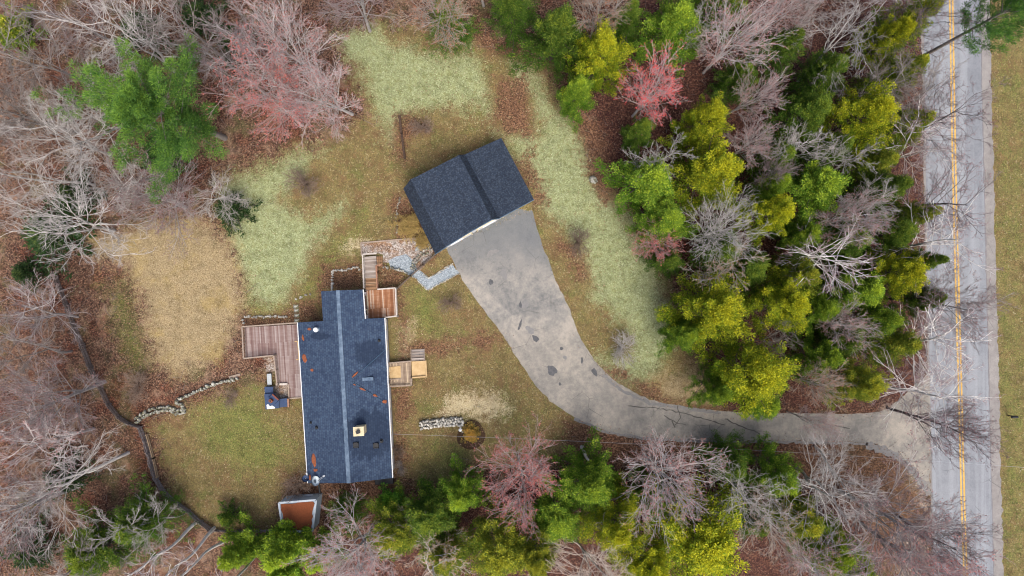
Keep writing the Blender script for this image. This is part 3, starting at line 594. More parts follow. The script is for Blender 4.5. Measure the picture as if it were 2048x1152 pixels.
# ---------------- shed ----------------
TL, TR, BR, BL = xy(557.5,1006,2.5), xy(632,1000,2.5), xy(625,1062,2.5), xy(566,1064,2.5)
o0 = np.array((*(TL + BR)[:2] / 2, 0)); sh = thing('shed', 'small flat roofed grey metal shed with a brown leaf covered roof below the house', 'shed', None, o0)
dn = lambda p, z: np.array((p[0], p[1], z))
M_shed = plain('pale blue grey metal siding', 'bccbd6', 'a6b8c6', .5, 1.5)
b = MB(o0); b.prism([dn(q, 0) for q in (BL, BR, TR, TL)], [dn(q, 2.38) for q in (BL, BR, TR, TL)]); b.build('wall', M_shed, sh)
b = MB(o0)
for a_, b_ in ((TL, TR), (TR, BR), (BR, BL), (BL, TL)): b.beam(dn(a_, 2.44), dn(b_, 2.44), .2, .16)
b.build('roof_edge', plain('pale metal edge', 'c9d3da', 'adb9c2', .4), sh)
b = MB(o0); cx_ = (TL + BR) / 2; ins = lambda p, f: dn(cx_ + (p - cx_) * f, 0)
ringp = []
cs = [ins(q, .93) for q in (BL, BR, TR, TL)]
for i in range(4):
    for j in range(9): q = cs[i] + (cs[(i + 1) % 4] - cs[i]) * j / 9; ringp.append(q + (cx_ - q) * random.uniform(-.02, .09))
b.prism([dn(q, 2.38) for q in ringp], [dn(q, 2.47) for q in ringp]); b.build('leaf_litter', plain('brown leaf litter', 'a05c38', '74402a', .95, 12), sh)
nd = TR - TL; nd[2] = 0; nd /= np.linalg.norm(nd); nn_ = np.array((-nd[1], nd[0], 0))
b = MB(o0); q = dn(TL, 1) + nd * 1.4 + nn_ * .04; b.beam(q - nd * .5, q + nd * .5, .05, 1.9); b.build('door', M_grey, sh)
b = MB(o0); q = dn(TR, .9) - nd * 1.2 + nn_ * .14; b.beam(q - nd * .4, q + nd * .4, .2, .1); b.build('shelf', M_grey, sh)
# ---------------- fences ----------------
def boardfence(name, lab, pts, h, m, mr, bw=.2, gap=.045, group=None, side=1):
    P = [site(u, v, 0) for u, v in pts]; o = thing(name, lab, 'fence', group, P[0]); b = MB(P[0]); b2 = MB(P[0]); b3 = MB(P[0])
    for i in range(len(P) - 1):
        d = P[i + 1] - P[i]; L = np.linalg.norm(d); d = d / L; n = max(1, int(L / (bw + gap))); an = math.atan2(d[1], d[0]); nr = np.array((-d[1], d[0], 0))
        for j in range(n):
            q = P[i] + d * L * (j + .5) / n + nr * random.gauss(0, .012); b.box(q[0], q[1], .03, h + random.gauss(0, .07), L / n - gap, .03, an)
        for j in range(int(L / 2.3) + 1): b2 = MB(P[0]); q = P[i] + d * j * 2.3 + nr * side * .08; b2.box(q[0], q[1], 0, h + .06, .12, .1, an); b2.build('post', mr, o)
        for z in (.3, h - .25): b3.beam(P[i] + nr * side * .045 + (0, 0, z), P[i + 1] + nr * side * .045 + (0, 0, z), .05, .09)
    b.build('board_panel', m, o); b3.build('rail', mr, o); return o
boardfence('board_fence', 'dark upper stretch of the weathered board fence at the edge of the west woods', [(114,545),(126,580),(138,610),(152,650),(170,692),(186,735),(206,775),(222,808),(242,833),(262,846),(284,853)], 1.0, M_fence2, M_fence2)
boardfence('board_fence', 'silver grey board fence curving round the lower left lawn', [(284,853),(295,880),(302,905),(308,930),(316,955),(330,980),(352,1000),(380,1020),(405,1042),(432,1061)], 1.05, M_fence, M_fence)
boardfence('board_fence', 'short low grey fence run along the bottom of the lower left lawn', [(434,1059),(480,1061),(548,1059)], .7, M_fence, M_fence)
def railfence(lab, pts, h, m):
    P = [site(u, v, 0) for u, v in pts]; o = thing('rail_fence', lab, 'fence', None, P[0]); b = MB(P[0]); b2 = MB(P[0])
    for i in range(len(P) - 1):
        d = P[i + 1] - P[i]; L = np.linalg.norm(d); n = max(1, int(L / 1.8))
        for j in range(n + 1): b2 = MB(P[0]); q = P[i] + d * j / n; b2.box(q[0], q[1], 0, h + .1, .12, .12); b2.build('post', m, o)
        for z in np.arange(.2, h + .05, .3): b.beam(P[i] + (0, 0, z), P[i + 1] + (0, 0, z), .07, .12)
    b.build('rail', m, o)
railfence('dark rail fence slanting from the brown deck to the garage corner', [(797,576),(823,552),(848,530),(870,511)], 1.0, plain('aged fence wood', '5c5046', '73665a', .9, 4))
railfence('pale wooden rail on the inner side of the grey board fence', [(297,868),(310,915),(318,952)], .55, plain('pale fence wood', 'a8947a', '8f7a62', .9, 4))
b = MB(); pr = None
o0 = xy(801, 230, 0); o = thing('timber_wall', 'low dark rotting timber wall beside the leaf strip in the upper lawn', 'timber wall', None, o0); b = MB(o0)
for z in (.12, .34, .54): b.beam(xy(799,231,z) * (1, 1, 0) + (0, 0, z), xy(803,268,z) * (1, 1, 0) + (0, 0, z), .24, .2); b.beam(xy(803,266,z) * (1, 1, 0) + (0, 0, z), xy(809,318,z) * (1, 1, 0) + (.03, 0, z), .22, .2)
b.build('log', M_log, o)
b = MB()
for a, cc in (((722,486),(790,480)), ((790,480),(852,475)), ((722,486),(724,512))): b.beam(xy(*a, 0) + (0, 0, .07), xy(*cc, 0) + (0, 0, .07), .15, .16)
tag(b.build('timber_edging', M_rail), 'weathered timber edging round the top of the brown gravel yard', 'edging')
# ---------------- stone work ----------------
def stonewall(name, lab, cat, pts, wid, h, m, dens=3.0, smax=.32, layers=1):
    P = [site(u, v, 0) for u, v in pts]; b = MB(P[0])
    for l in range(layers):
        for i in range(len(P) - 1):
            d = P[i + 1] - P[i]; L = np.linalg.norm(d); d = d / L; nr = np.array((-d[1], d[0], 0)); rows = max(1, int(wid / (smax * 1.1)))
            for r in range(rows):
                s = random.random() * .2
                while s < L:
                    a = random.uniform(.5, 1) * smax; q = P[i] + d * s + nr * ((r + .5) / rows - .5) * wid + nr * random.gauss(0, .04)
                    b.stone(q[0], q[1], l * h / layers * .9, a, a * random.uniform(.55, .8), h / layers * random.uniform(.85, 1.25)); s += a * random.uniform(1.3, 1.9) * 3 / dens
    o = b.build(name, m); o.location = P[0]; return tag(o, lab, cat)
stonewall('stone_wall', 'low dry stone wall winding from the fence corner to the jog in the lower left lawn', 'stone wall', [(274,842),(285,832),(300,824),(322,817),(345,818),(354,824),(369,822)], .75, .4, M_stone, 3.4)
stonewall('stone_wall', 'low dry stone wall rising from the jog towards the red deck', 'stone wall', [(369,822),(364,807),(353,806),(362,797),(395,782),(430,768),(455,762),(482,755)], .7, .4, M_stone, 3.4)
stonewall('stone_wall', 'thick mossy retaining wall of rubble in the front lawn beside the round tan shrub', 'stone wall', [(840,850),(880,845),(926,842)], 1.0, .6, M_stone2, 3.6, .3, 2)
stonewall('stone_wall', 'short end of the rubble wall between the wall and the round tan shrub', 'stone wall', [(924,850),(927,864)], .45, .45, M_stone2, 3.4, .2)
stonewall('stone_edging', 'dotted row of stones above the red deck', 'stone edging', [(490,634),(520,634),(548,632),(575,634)], .35, .2, M_stone2, 3.2, .26)
stonewall('stone_edging', 'pair of pale stones at the north west corner of the red deck', 'stone edging', [(487,638),(487,650)], .35, .25, M_stone2, 3, .3)
stonewall('stone_edging', 'stone edging round the mulch bed left of the grey walkway', 'stone edging', [(664,582),(665,560),(666,541),(690,541),(712,534),(724,540)], .35, .22, M_stone2, 3.2, .22)
stonewall('stone_edging', 'loose pale stones edging the bed in the house corner', 'stone edging', [(590,600),(601,596),(612,590),(624,589)], .2, .2, M_stone2, 1.6, .22)
stonewall('stone_edging', 'curved stone edging between the gravel yard and the triangular mulch bed', 'stone edging', [(764,534),(780,535),(800,540),(818,548),(828,556)], .4, .3, M_stone, 3.4, .24)
stonewall('stone_edging', 'rubble stones at the garage corner beside the gravel', 'stone edging', [(826,540),(830,522),(842,510),(858,500),(866,492),(860,484)], .7, .3, M_stone, 2.6, .26)
stonewall('stone_edging', 'outer pale stone border of the blue gravel path', 'stone edging', [(829,555),(840,566),(855,581),(885,565),(920,546)], .16, .14, M_stone2, 3.2, .13)
stonewall('stone_edging', 'inner pale stone border of the blue gravel path', 'stone edging', [(846,548),(858,557),(880,543),(906,527)], .16, .14, M_stone2, 3.2, .13)
stonewall('stone_edging', 'stone border between the dark bed and the lawn left of the garage', 'stone edging', [(802,395),(794,415),(792,440),(796,470)], .25, .2, M_stone, 2.6, .18)
for i, (u, v, lab) in enumerate(((592,613,'northernmost of the four stepping stones'), (593,621,'second of the four stepping stones from the north'), (594,631,'third of the four stepping stones from the north'), (594,641,'stepping stone nearest the red deck'))):
    p = site(u, v); b = MB(p); b.box(p[0], p[1], .0, .07, .55, .4, random.uniform(-.1, .1)); o = b.build('stepping_stone', M_stone); o.location = p; tag(o, lab, 'stepping stone', 'stepping stones in the house corner bed')
def rock(u, v, a, bb, h, m, lab, name='boulder'):
    p = site(u, v); b = MB(p); b.stone(p[0], p[1], -.05, a, bb, h); o = b.build(name, m); o.location = p; tag(o, lab, 'rock'); return o
rock(1186,360,.62,.5,.55,M_stone,'mossy boulder at the edge of the woods right of the garage')
b = MB(site(468, 752)); b.beam(site(459,755) + (0, 0, .08), site(481,749) + (0, 0, .08), .25, .14); o = b.build('timber_plank', M_rail); o.location = site(468, 752); tag(o, 'single pale plank lying at the east end of the low stone wall', 'plank')
# birch snag, lamp post, mailbox, cable
p = site(1164, 894, 0); sn = thing('birch_snag', 'broken white birch trunk standing below the driveway', 'tree trunk', None, p); b = MB(p); q0 = p
for i in range(6): q1 = p + (random.gauss(0, .05), random.gauss(0, .05), (i + 1) * .95); b.tube(q0, q1, .24 - i * .02, .22 - i * .02, 9); q0 = q1
b.build('trunk', M_bark0, sn)
p = site(923, 853, 0); lp = thing('lamp_post', 'small white lamp post at the end of the rubble wall', 'lamp post', None, p); b = MB(p); b.tube(p, p + (0, 0, 1.6), .06); b.build('pole', M_white, lp); b = MB(p); b.tube(p + (0, 0, 1.6), p + (0, 0, 1.9), .12, .16, 6); b.tube(p + (0, 0, 1.9), p + (0, 0, 2.05), .2, .04, 6); b.build('lantern', M_white, lp)
p = site(2014, 830, 0); mb_ = thing('mailbox', 'black roadside mailbox on a short post beyond the road', 'mailbox', None, p); b = MB(p); b.box(p[0], p[1], 0, 1.0, .1, .1); b.build('post', M_log, mb_)
b = MB(p); n = 8
for sgn in (0,):
    ringv = [(-.13, 1.0), (.13, 1.0)] + [(.13 * math.cos(a), 1.18 + .13 * math.sin(a)) for a in np.linspace(0, math.pi, 7)]
    b.prism([(p[0] - .32, p[1] + y, z) for y, z in ringv][::-1], [(p[0] + .32, p[1] + y, z) for y, z in ringv][::-1])
b.build('box', M_black, mb_); b = MB(p); b.box(p[0] + .1, p[1] + .16, 1.15, 1.4, .06, .02); b.build('flag', M_rust, mb_)
P_ = [site(785, 868, 3.0)]; e_ = site(2120, 940, 7.5)
for i in range(1, 41): s_ = i / 40; q = P_[0] * (1 - s_) + e_ * s_; q = q - (0, 0, 4 * 1.6 * s_ * (1 - s_)); P_.append(q)
b = MB(P_[0])
for i in range(40): b.tube(P_[i], P_[i + 1], .011, .011, 5)
o = b.build('overhead_cable', M_grey); o.location = P_[0]; tag(o, 'thin pale overhead cable crossing the lower lawn and the road', 'cable')
# ---------------- tree builders ----------------
def unit(a): return a / (np.linalg.norm(a, axis=-1, keepdims=True) + 1e-9)
def grow(P0, D0, L, R0, R1, n, wob, up):
    P = [P0]; D = unit(D0); R = [R0]; q = P0
    for i in range(n):
        D = unit(D + rng.normal(0, wob, D.shape) + np.array((0, 0, up))); q = q + D * (L / n)[:, None]; P.append(q); R.append(R0 + (R1 - R0) * (i + 1) / n)
    return np.stack(P, 1), np.stack(R, 1)
def kids(P, R, m, t0, t1, a0, a1, lf, rf, planar=0):
    """m side shoots per parent"""
    N, S, _ = P.shape; L = np.linalg.norm(P[:, 1:] - P[:, :-1], axis=2).sum(1)
    t = (t0 + (t1 - t0) * (np.arange(m)[None] + rng.random((N, m))) / m) * (S - 1); i = np.minimum(t.astype(int), S - 2); f = (t - i)[..., None]
    r = np.arange(N)[:, None]; p = P[r, i] * (1 - f) + P[r, i + 1] * f; d = unit(P[r, i + 1] - P[r, i]); rad = R[r, i] * (1 - f[..., 0]) + R[r, i + 1] * f[..., 0]
    q = rng.normal(0, 1, d.shape); q[..., 2] *= (1 - planar); q = unit(q - (q * d).sum(-1, keepdims=True) * d); an = rng.uniform(a0, a1, (N, m, 1))
    D = d * np.cos(an) + q * np.sin(an); ll = L[:, None] * lf * rng.uniform(.6, 1.25, (N, m)) * (1.15 - .5 * t / (S - 1))
    return p.reshape(-1, 3), D.reshape(-1, 3), ll.ravel(), (rad * rf).ravel()
def tubes(lst, k_):
    VV = []; FF = []; n0 = 0
    for P, R in lst:
        N, S, _ = P.shape; Tn = np.empty_like(P); Tn[:, 1:-1] = P[:, 2:] - P[:, :-2]; Tn[:, 0] = P[:, 1] - P[:, 0]; Tn[:, -1] = P[:, -1] - P[:, -2]; Tn = unit(Tn)
        ref = np.where(np.abs(Tn[..., 2:3]) < .9, np.array((0, 0, 1.)), np.array((1., 0, 0))); u = unit(np.cross(Tn, ref)); v = np.cross(Tn, u)
        a = 2 * np.pi * np.arange(k_) / k_
        V = P[:, :, None] + (u[:, :, None] * np.cos(a)[:, None] + v[:, :, None] * np.sin(a)[:, None]) * R[:, :, None, None]
        idx = n0 + np.arange(N * S * k_).reshape(N, S, k_); A_ = idx[:, :-1]; B_ = idx[:, 1:]
        FF.append(np.stack([A_, np.roll(A_, -1, 2), np.roll(B_, -1, 2), B_], -1).reshape(-1, 4)); VV.append(V.reshape(-1, 3)); n0 += N * S * k_
    return np.concatenate(VV), np.concatenate(FF)
def cards(Pc, Ax, ln, wd):
    """rhomboid leaf per point, along Ax"""
    N = len(Pc); s = unit(np.cross(Ax, unit(rng.normal(0, 1, (N, 3))))); Ax = unit(Ax); ln = ln[:, None]; wd = wd[:, None]
    V = np.stack([Pc, Pc + Ax * ln * .5 + s * wd * .5, Pc + Ax * ln, Pc + Ax * ln * .5 - s * wd * .5], 1).reshape(-1, 3)
    return V, np.arange(N * 4).reshape(N, 4)
def objcol(t): return t.add('ShaderNodeObjectInfo').outputs['Color']
t = T('bark', .95); n_ = t.noise(1.5, 4, .7); n2_ = t.noise(12, 3, .7)
g = t.mix(1, objcol(t), t.ramp(n_, [(.3, (.62, .6, .58, 1)), (.65, (1.12, 1.12, 1.12, 1))]), 'MULTIPLY')
g = t.mix(.5, g, t.ramp(n2_, [(.35, (.4, .38, .36, 1)), (.6, (1.1, 1.1, 1.1, 1))]), 'MULTIPLY'); t.bump(n2_, .4, .02); M_bark = t.col(g)
t = T('twigs', .95); M_twig = t.col(t.mix(1, objcol(t), t.ramp(t.noise(.8, 3), [(.3, (.75, .75, .75, 1)), (.7, (1.15, 1.15, 1.15, 1))]), 'MULTIPLY'))
t = T('buds', .8); a_ = t.attr('tint').outputs['Fac']; M_bud = t.col(t.mix(1, objcol(t), t.ramp(a_, [(0, (.6, .5, .5, 1)), (1, (1.3, 1.3, 1.2, 1))]), 'MULTIPLY'))
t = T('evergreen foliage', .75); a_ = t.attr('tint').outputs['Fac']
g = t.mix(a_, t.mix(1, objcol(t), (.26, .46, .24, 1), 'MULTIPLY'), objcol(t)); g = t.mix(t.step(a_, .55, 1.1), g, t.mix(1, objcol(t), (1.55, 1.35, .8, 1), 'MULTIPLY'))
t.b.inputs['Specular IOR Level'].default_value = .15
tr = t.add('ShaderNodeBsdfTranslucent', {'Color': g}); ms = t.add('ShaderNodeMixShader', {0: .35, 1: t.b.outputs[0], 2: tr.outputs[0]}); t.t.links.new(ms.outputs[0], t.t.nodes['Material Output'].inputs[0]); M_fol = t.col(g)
def hide(o):
    me = o.data; bpy.data.objects.remove(o); return me
def bare(H, R, n1, n2, n3, n4, wob, up, e0, e1, hs=.3, tr=.22, twr=.012, lead=2, bud=None, kinds=None):
    """leafless tree; returns meshes trunk, limbs, twigs, buds"""
    st = np.zeros((1, 3)); tp, trr = grow(st, np.array([[rng.normal(0, .03), rng.normal(0, .03), 1.]]), np.array([H * .92]), np.array([tr]), np.array([.03]), 14, wob * .35, .05)
    lp, lr = [], []
    # leaders
    if lead > 1:
        p, d, l, r = kids(tp, trr, lead - 1, hs * .7, hs * 1.3, .25, .5, .62, .75); Q = grow(p, d + (0, 0, .5), l, r, r * .12, 10, wob * .5, .12); lead_p = [Q]
    else: lead_p = []
    prim = []
    for (P, Rr), m in [((tp, trr), n1)] + [(q, max(5, n1 // 2)) for q in lead_p]:
        t0 = hs if P is tp else .15
        N, S, _ = P.shape; tt = (t0 + (1 - t0) * ((np.arange(m) + rng.random(m)) / m) ** .9) * (S - 1) * .985
        for a in range(N):
            i = np.minimum(tt.astype(int), S - 2); f = (tt - i)[:, None]; p = P[a, i] * (1 - f) + P[a, i + 1] * f; rad = Rr[a, i]
            az = np.arange(m) * 2.4 + rng.random() * 6 + rng.normal(0, .35, m); el = rng.uniform(e0, e1, m) + .35 * (tt / S) ** 2
            D = np.stack([np.cos(az) * np.cos(el), np.sin(az) * np.cos(el), np.sin(el)], 1); hf = p[:, 2] / H
            l = R * (1.25 - .75 * np.abs(hf - .45) ** 1.1 * 1.6) * rng.uniform(.7, 1.15, m) / np.cos(np.clip(el - .15, 0, 1.05)) * .8
            prim.append(grow(p, D, np.maximum(l, .6), np.maximum(rad * .42, .024), np.full(m, .014), 9, wob, up))
    P1 = np.concatenate([q[0] for q in prim]); R1 = np.concatenate([q[1] for q in prim])
    s = kids(P1, R1, n2, .18, .95, .4, .85, .42, .6); P2, R2 = grow(s[0], s[1], s[2], np.clip(s[3], .013, .03), np.full(len(s[2]), .009), 5, wob * 1.1, up * 1.2)
    s = kids(P2, R2, n3, .15, .97, .35, .85, .45, .7); P3, R3 = grow(s[0], s[1], np.maximum(s[2], .25), np.minimum(np.maximum(s[3], twr), .012), np.full(len(s[2]), twr * .8), 3, wob * 1.1, up * 1.3)
    s = kids(P3, R3, n4, .15, 1., .3, .8, .5, .8); P4, R4 = grow(s[0], s[1], np.clip(s[2], .18, .9), np.full(len(s[2]), twr * .85), np.full(len(s[2]), twr * .6), 2, wob, up)
    V, F = tubes([(tp, trr)] + lead_p, 7); trunk = mk('trunk', V, F, M_bark, smooth=True)
    V, F = tubes([(P1, R1), (P2, R2)], 4); limbs = mk('limbs', V, F, M_bark)
    V, F = tubes([(P3, R3), (P4, R4)], 3); tw = mk('twigs', V, F, M_twig)
    out = [('trunk', hide(trunk)), ('limbs', hide(limbs)), ('twigs', hide(tw))]
    if bud:
        e = np.concatenate([P4[:, -1], P4[:, 1], P3[:, 2]]); e = e[rng.random(len(e)) < bud[1]]; nb = len(e); V, F = cards(e, rng.normal(0, 1, (nb, 3)) + (0, 0, .6), np.full(nb, bud[0]) * rng.uniform(.6, 1.3, nb), np.full(nb, bud[0] * .6))
        out.append(('buds', hide(mk('buds', V, F, M_bud, attrs={'tint': np.repeat(rng.random(nb), 4)}))))
    return out
def conifer(H, R, nb, prof, f0, e_lo, e_hi, curl, cpb, cr, lpc, ll, lw, tmin=.35, tintb=0.0, spread=.35, tr=.2, flat=.75, lobes=.25, dieback=0):
    f = f0 + (1 - f0) * ((np.arange(nb) + rng.random(nb) * .8) / nb) ** .85; az = np.arange(nb) * 2.399 + rng.normal(0, .3, nb); ph = rng.random(4) * 6
    lob = 1 + lobes * (np.sin(3 * az + ph[0]) * .5 + np.sin(5 * az + ph[1] + f * 6) * .5)
    L = R * np.array([prof(x) for x in f]) * rng.uniform(.78, 1.12, nb) * lob; L = np.maximum(L, .25)
    el = e_lo + (e_hi - e_lo) * f + rng.normal(0, .08, nb); D = np.stack([np.cos(az) * np.cos(el), np.sin(az) * np.cos(el), np.sin(el)], 1)
    P0 = np.stack([0 * f, 0 * f, f * H * .97 - L * np.sin(el) * .4], 1); P0[:, 2] = np.maximum(P0[:, 2], .2)
    BP, BR = grow(P0, D, L, np.full(nb, .055), np.full(nb, .015), 7, .07, curl)
    tp, trr = grow(np.zeros((1, 3)), np.array([[0, 0, 1.]]), np.array([H * .96]), np.array([tr]), np.array([.03]), 10, .01, .1)
    S = BP.shape[1]; tt = (tmin + (1 - tmin) * (np.arange(cpb)[None] + rng.random((nb, cpb))) / cpb) * (S - 1) * .999; i = np.minimum(tt.astype(int), S - 2); fr_ = (tt - i)[..., None]; r = np.arange(nb)[:, None]
    p = BP[r, i] * (1 - fr_) + BP[r, i + 1] * fr_; d = unit(BP[r, i + 1] - BP[r, i]); side = unit(np.cross(d, np.array((0, 0, 1.))))
    wid = (spread * L[:, None] * (1.1 - .8 * (tt / (S - 1))))[..., None]; p = p + side * wid * rng.uniform(-1, 1, wid.shape) + np.array((0, 0, 1)) * rng.normal(0, .12, wid.shape)
    p = p.reshape(-1, 3); dd = (d + side * rng.uniform(-.6, .6, wid.shape)).reshape(-1, 3); nc = len(p); sz = cr * rng.uniform(.7, 1.25, nc)
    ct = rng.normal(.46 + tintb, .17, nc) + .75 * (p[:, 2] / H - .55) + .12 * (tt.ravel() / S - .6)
    M_ = nc * lpc; ci = np.repeat(np.arange(nc), lpc); u_ = unit(rng.normal(0, 1, (M_, 3))); u_[:, 2] = np.abs(u_[:, 2]) * .9 - .15
    rr = rng.random(M_) ** .45; off = u_ * (sz[ci] * rr)[:, None]; off[:, 2] *= flat; pos = p[ci] + off
    Ax = unit(dd[ci]) * .7 + u_ * .7 + rng.normal(0, .45, (M_, 3)) + (0, 0, .1)
    V, F = cards(pos, Ax, ll * rng.uniform(.6, 1.3, M_), lw * rng.uniform(.7, 1.2, M_)); V[:, 2] = np.maximum(V[:, 2], .05)
    tint = np.clip(ct[ci] + rng.normal(0, .1, M_) + 1.1 * (rr * u_[:, 2] - .25), 0, 1.2)  # yellower clump tops; shade of the crevices is put into the leaf tint
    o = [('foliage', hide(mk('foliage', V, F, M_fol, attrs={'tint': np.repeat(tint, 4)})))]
    Vt, Ft = tubes([(tp, trr)], 7); Vb, Fb = tubes([(BP, BR)], 4)
    return [('trunk', hide(mk('trunk', Vt, Ft, M_bark, smooth=True))), ('branches', hide(mk('branches', Vb, Fb, M_bark)))] + o
EG = lambda f: (math.sin(math.pi * min(1, f ** .75 * .93 + .07)) ** .6) * (1 if f < .9 else 1)
cedarp = lambda f: 1.0 * (1 - max(0, (f - .3) / .72) ** 2.0) ** .6 * (0.75 + .25 * min(1, f / .3)) if f < 1 else .15
hemp = lambda f: max(.06, (1 - f) ** .8) * 1.05
pinep = lambda f: (.55 + .45 * math.sin(math.pi * min(1, f * 1.1))) if f < .85 else max(.2, (1 - f) * 4)
PR = {}
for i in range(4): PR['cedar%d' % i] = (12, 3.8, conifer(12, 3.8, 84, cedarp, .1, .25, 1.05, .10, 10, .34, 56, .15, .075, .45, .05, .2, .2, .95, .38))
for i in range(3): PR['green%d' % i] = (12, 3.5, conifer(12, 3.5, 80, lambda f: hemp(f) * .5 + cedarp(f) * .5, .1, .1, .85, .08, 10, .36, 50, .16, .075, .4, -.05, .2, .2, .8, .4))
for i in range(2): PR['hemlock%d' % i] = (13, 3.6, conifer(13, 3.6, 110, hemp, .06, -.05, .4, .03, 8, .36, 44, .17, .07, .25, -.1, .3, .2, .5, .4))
PR['pine0'] = (20, 7, conifer(20, 7, 46, pinep, .42, .05, .8, .07, 20, .46, 84, .28, .05, .2, .08, .2, .3, .7, .9))
PR['pine1'] = (20, 7, conifer(20, 7, 52, pinep, .4, .05, .9, .07, 14, .5, 55, .36, .06, .25, 0, .22, .33, .7, .6))
for i in range(2): PR['plume%d' % i] = (9, 2.6, conifer(9, 2.6, 52, hemp, .12, .35, 1.1, .16, 12, .24, 50, .16, .06, .15, .25, .09, .12, .9, .5))
PR['sapling0'] = (4, 2.0, conifer(4, 2.0, 46, hemp, .08, 0, .5, .03, 5, .28, 18, .22, .09, .25, -.1, .3, .06, .5, .4))
PR['rhodo0'] = (2.4, 1.8, conifer(2.4, 1.8, 60, lambda f: max(.2, (1 - f ** 2.2) ** .5), .05, .3, 1.2, .1, 5, .26, 22, .2, .1, .5, .15, .3, .05, .9, .15))
for i in range(3): PR['maple%d' % i] = (13, 4.4, bare(13, 4.4, 15, 8, 5, 4, .06, .045, .5, 1.0, .28, .17, .008, 3, (.1, .3)))
for i in range(2): PR['oak%d' % i] = (13, 5.0, bare(13, 5.0, 13, 7, 5, 4, .2, .02, .2, .8, .3, .15, .0075, 2, (.07, .3)))
for i in range(2): PR['bloom%d' % i] = (13, 4.4, bare(13, 4.4, 15, 8, 5, 3, .06, .045, .5, 1.0, .28, .17, .009, 3, (.115, .7)))
for i in range(2): PR['birch%d' % i] = (14, 3.4, bare(14, 3.4, 22, 6, 4, 3, .09, .0, .35, .85, .25, .14, .0075, 1, (.07, .3)))
for i in range(2): PR['thin%d' % i] = (13, 3.6, bare(13, 3.6, 12, 7, 5, 4, .13, .03, .4, .9, .3, .10, .0075, 2, (.07, .25)))
PR['pole0'] = (15, 2.2, bare(15, 2.2, 9, 4, 3, 3, .12, .02, .5, .9, .55, .16, .012, 1, (.08, .3)))
PR['bush0'] = (2.0, 1.7, bare(2.0, 1.7, 16, 4, 3, 2, .16, .05, .3, 1.0, .03, .04, .006, 3, (.04, .3)))
PR['shrub0'] = (1.3, 1.1, bare(1.3, 1.1, 22, 6, 4, 3, .2, .08, .5, 1.1, .02, .04, .009, 3, (.07, .9)))
KN = {'cedar': ('cedar_tree', 'cedar tree'), 'green': ('evergreen_tree', 'evergreen tree'), 'hemlock': ('hemlock_tree', 'hemlock tree'), 'pine': ('pine_tree', 'pine tree'), 'plume': ('young_evergreen', 'evergreen tree'), 'sapling': ('evergreen_sapling', 'sapling'),
      'rhodo': ('evergreen_shrub', 'shrub'), 'maple': ('bare_tree', 'bare tree'), 'bloom': ('bare_tree', 'bare tree'), 'oak': ('bare_tree', 'bare tree'), 'birch': ('birch_tree', 'birch tree'), 'thin': ('bare_tree', 'bare tree'), 'pole': ('birch_tree', 'birch tree'), 'bush': ('bare_shrub', 'shrub'), 'shrub': ('tan_shrub', 'shrub')}
PAL = {  # bark, twig, bud / foliage
 'cY': ('6f6258', None, 'a8b036'), 'cG': ('6a5f56', None, '8ca640'), 'cD': ('5d544c', None, '738a3c'), 'cO': ('6a5f56', None, '969e40'), 'cP': ('86807a', None, '68904a'), 'cL': ('6f675d', None, '90ac42'), 'cB': ('5d544c', None, '72a446'), 'cS': ('5d544c', None, '465a3a'), 'cT': ('6a5a48', None, 'b0955c'),
 'red': ('b9b6b3', 'b09ea0', 'd84a48'), 'pink': ('c0bcba', 'b0a4a2', 'a86c66'), 'orange': ('bab6b0', 'b0a494', 'b87454'), 'grey': ('bdbab6', 'aba6a1', None), 'white': ('c6c3bf', 'aea9a5', None), 'mauve': ('a5a1a0', '857a79', '86686a'), 'brown': ('96908b', '807873', None),
 'beige': ('b3aaa2', 'b0a69a', 'b8a58e'), 'dark': ('655e5e', '7b7072', '83595e'), 'birch': ('d9d6d2', '97888a', '8a6468'), 'tan': ('8a7850', '9a8650', 'a8935c'), 'bru': ('7d6c60', '8a7a6e', '8a6d5c'), 'redt': ('aca3a0', 'a88c8c', 'b0655e')}
def tree(kind, u, v, rpx, H, pal, lab, zc=None, group=None):
    base = kind.rstrip('0123456789'); H0, R0, parts = PR[kind]; evg = base in ('cedar', 'green', 'hemlock', 'pine', 'plume', 'sapling', 'rhodo')
    zc = H * (.6 if evg else .72) if zc is None else zc
    p = site(u, v, zc); R = rpx / PPM * (H_CAM - zc) / H_CAM; o = thing(KN[base][0], lab, KN[base][1], group or None, (p[0], p[1], 0))
    o.rotation_euler = (random.gauss(0, .025), random.gauss(0, .025), random.uniform(0, 6.28)); s = R / R0; o.scale = (s, s, H / H0)
    bk, tw, bd = PAL[pal]; j = random.uniform(.86, 1.12)
    for nm, me in parts:
        h = bk if nm in ('trunk', 'limbs', 'branches') else tw if nm == 'twigs' else bd
        if h is None: continue
        q = bpy.data.objects.new(nm, me); C.objects.link(q); q.parent = o; cc = k(h, j * (1.0 if nm == 'foliage' else 1.0)); q.color = cc
    return o
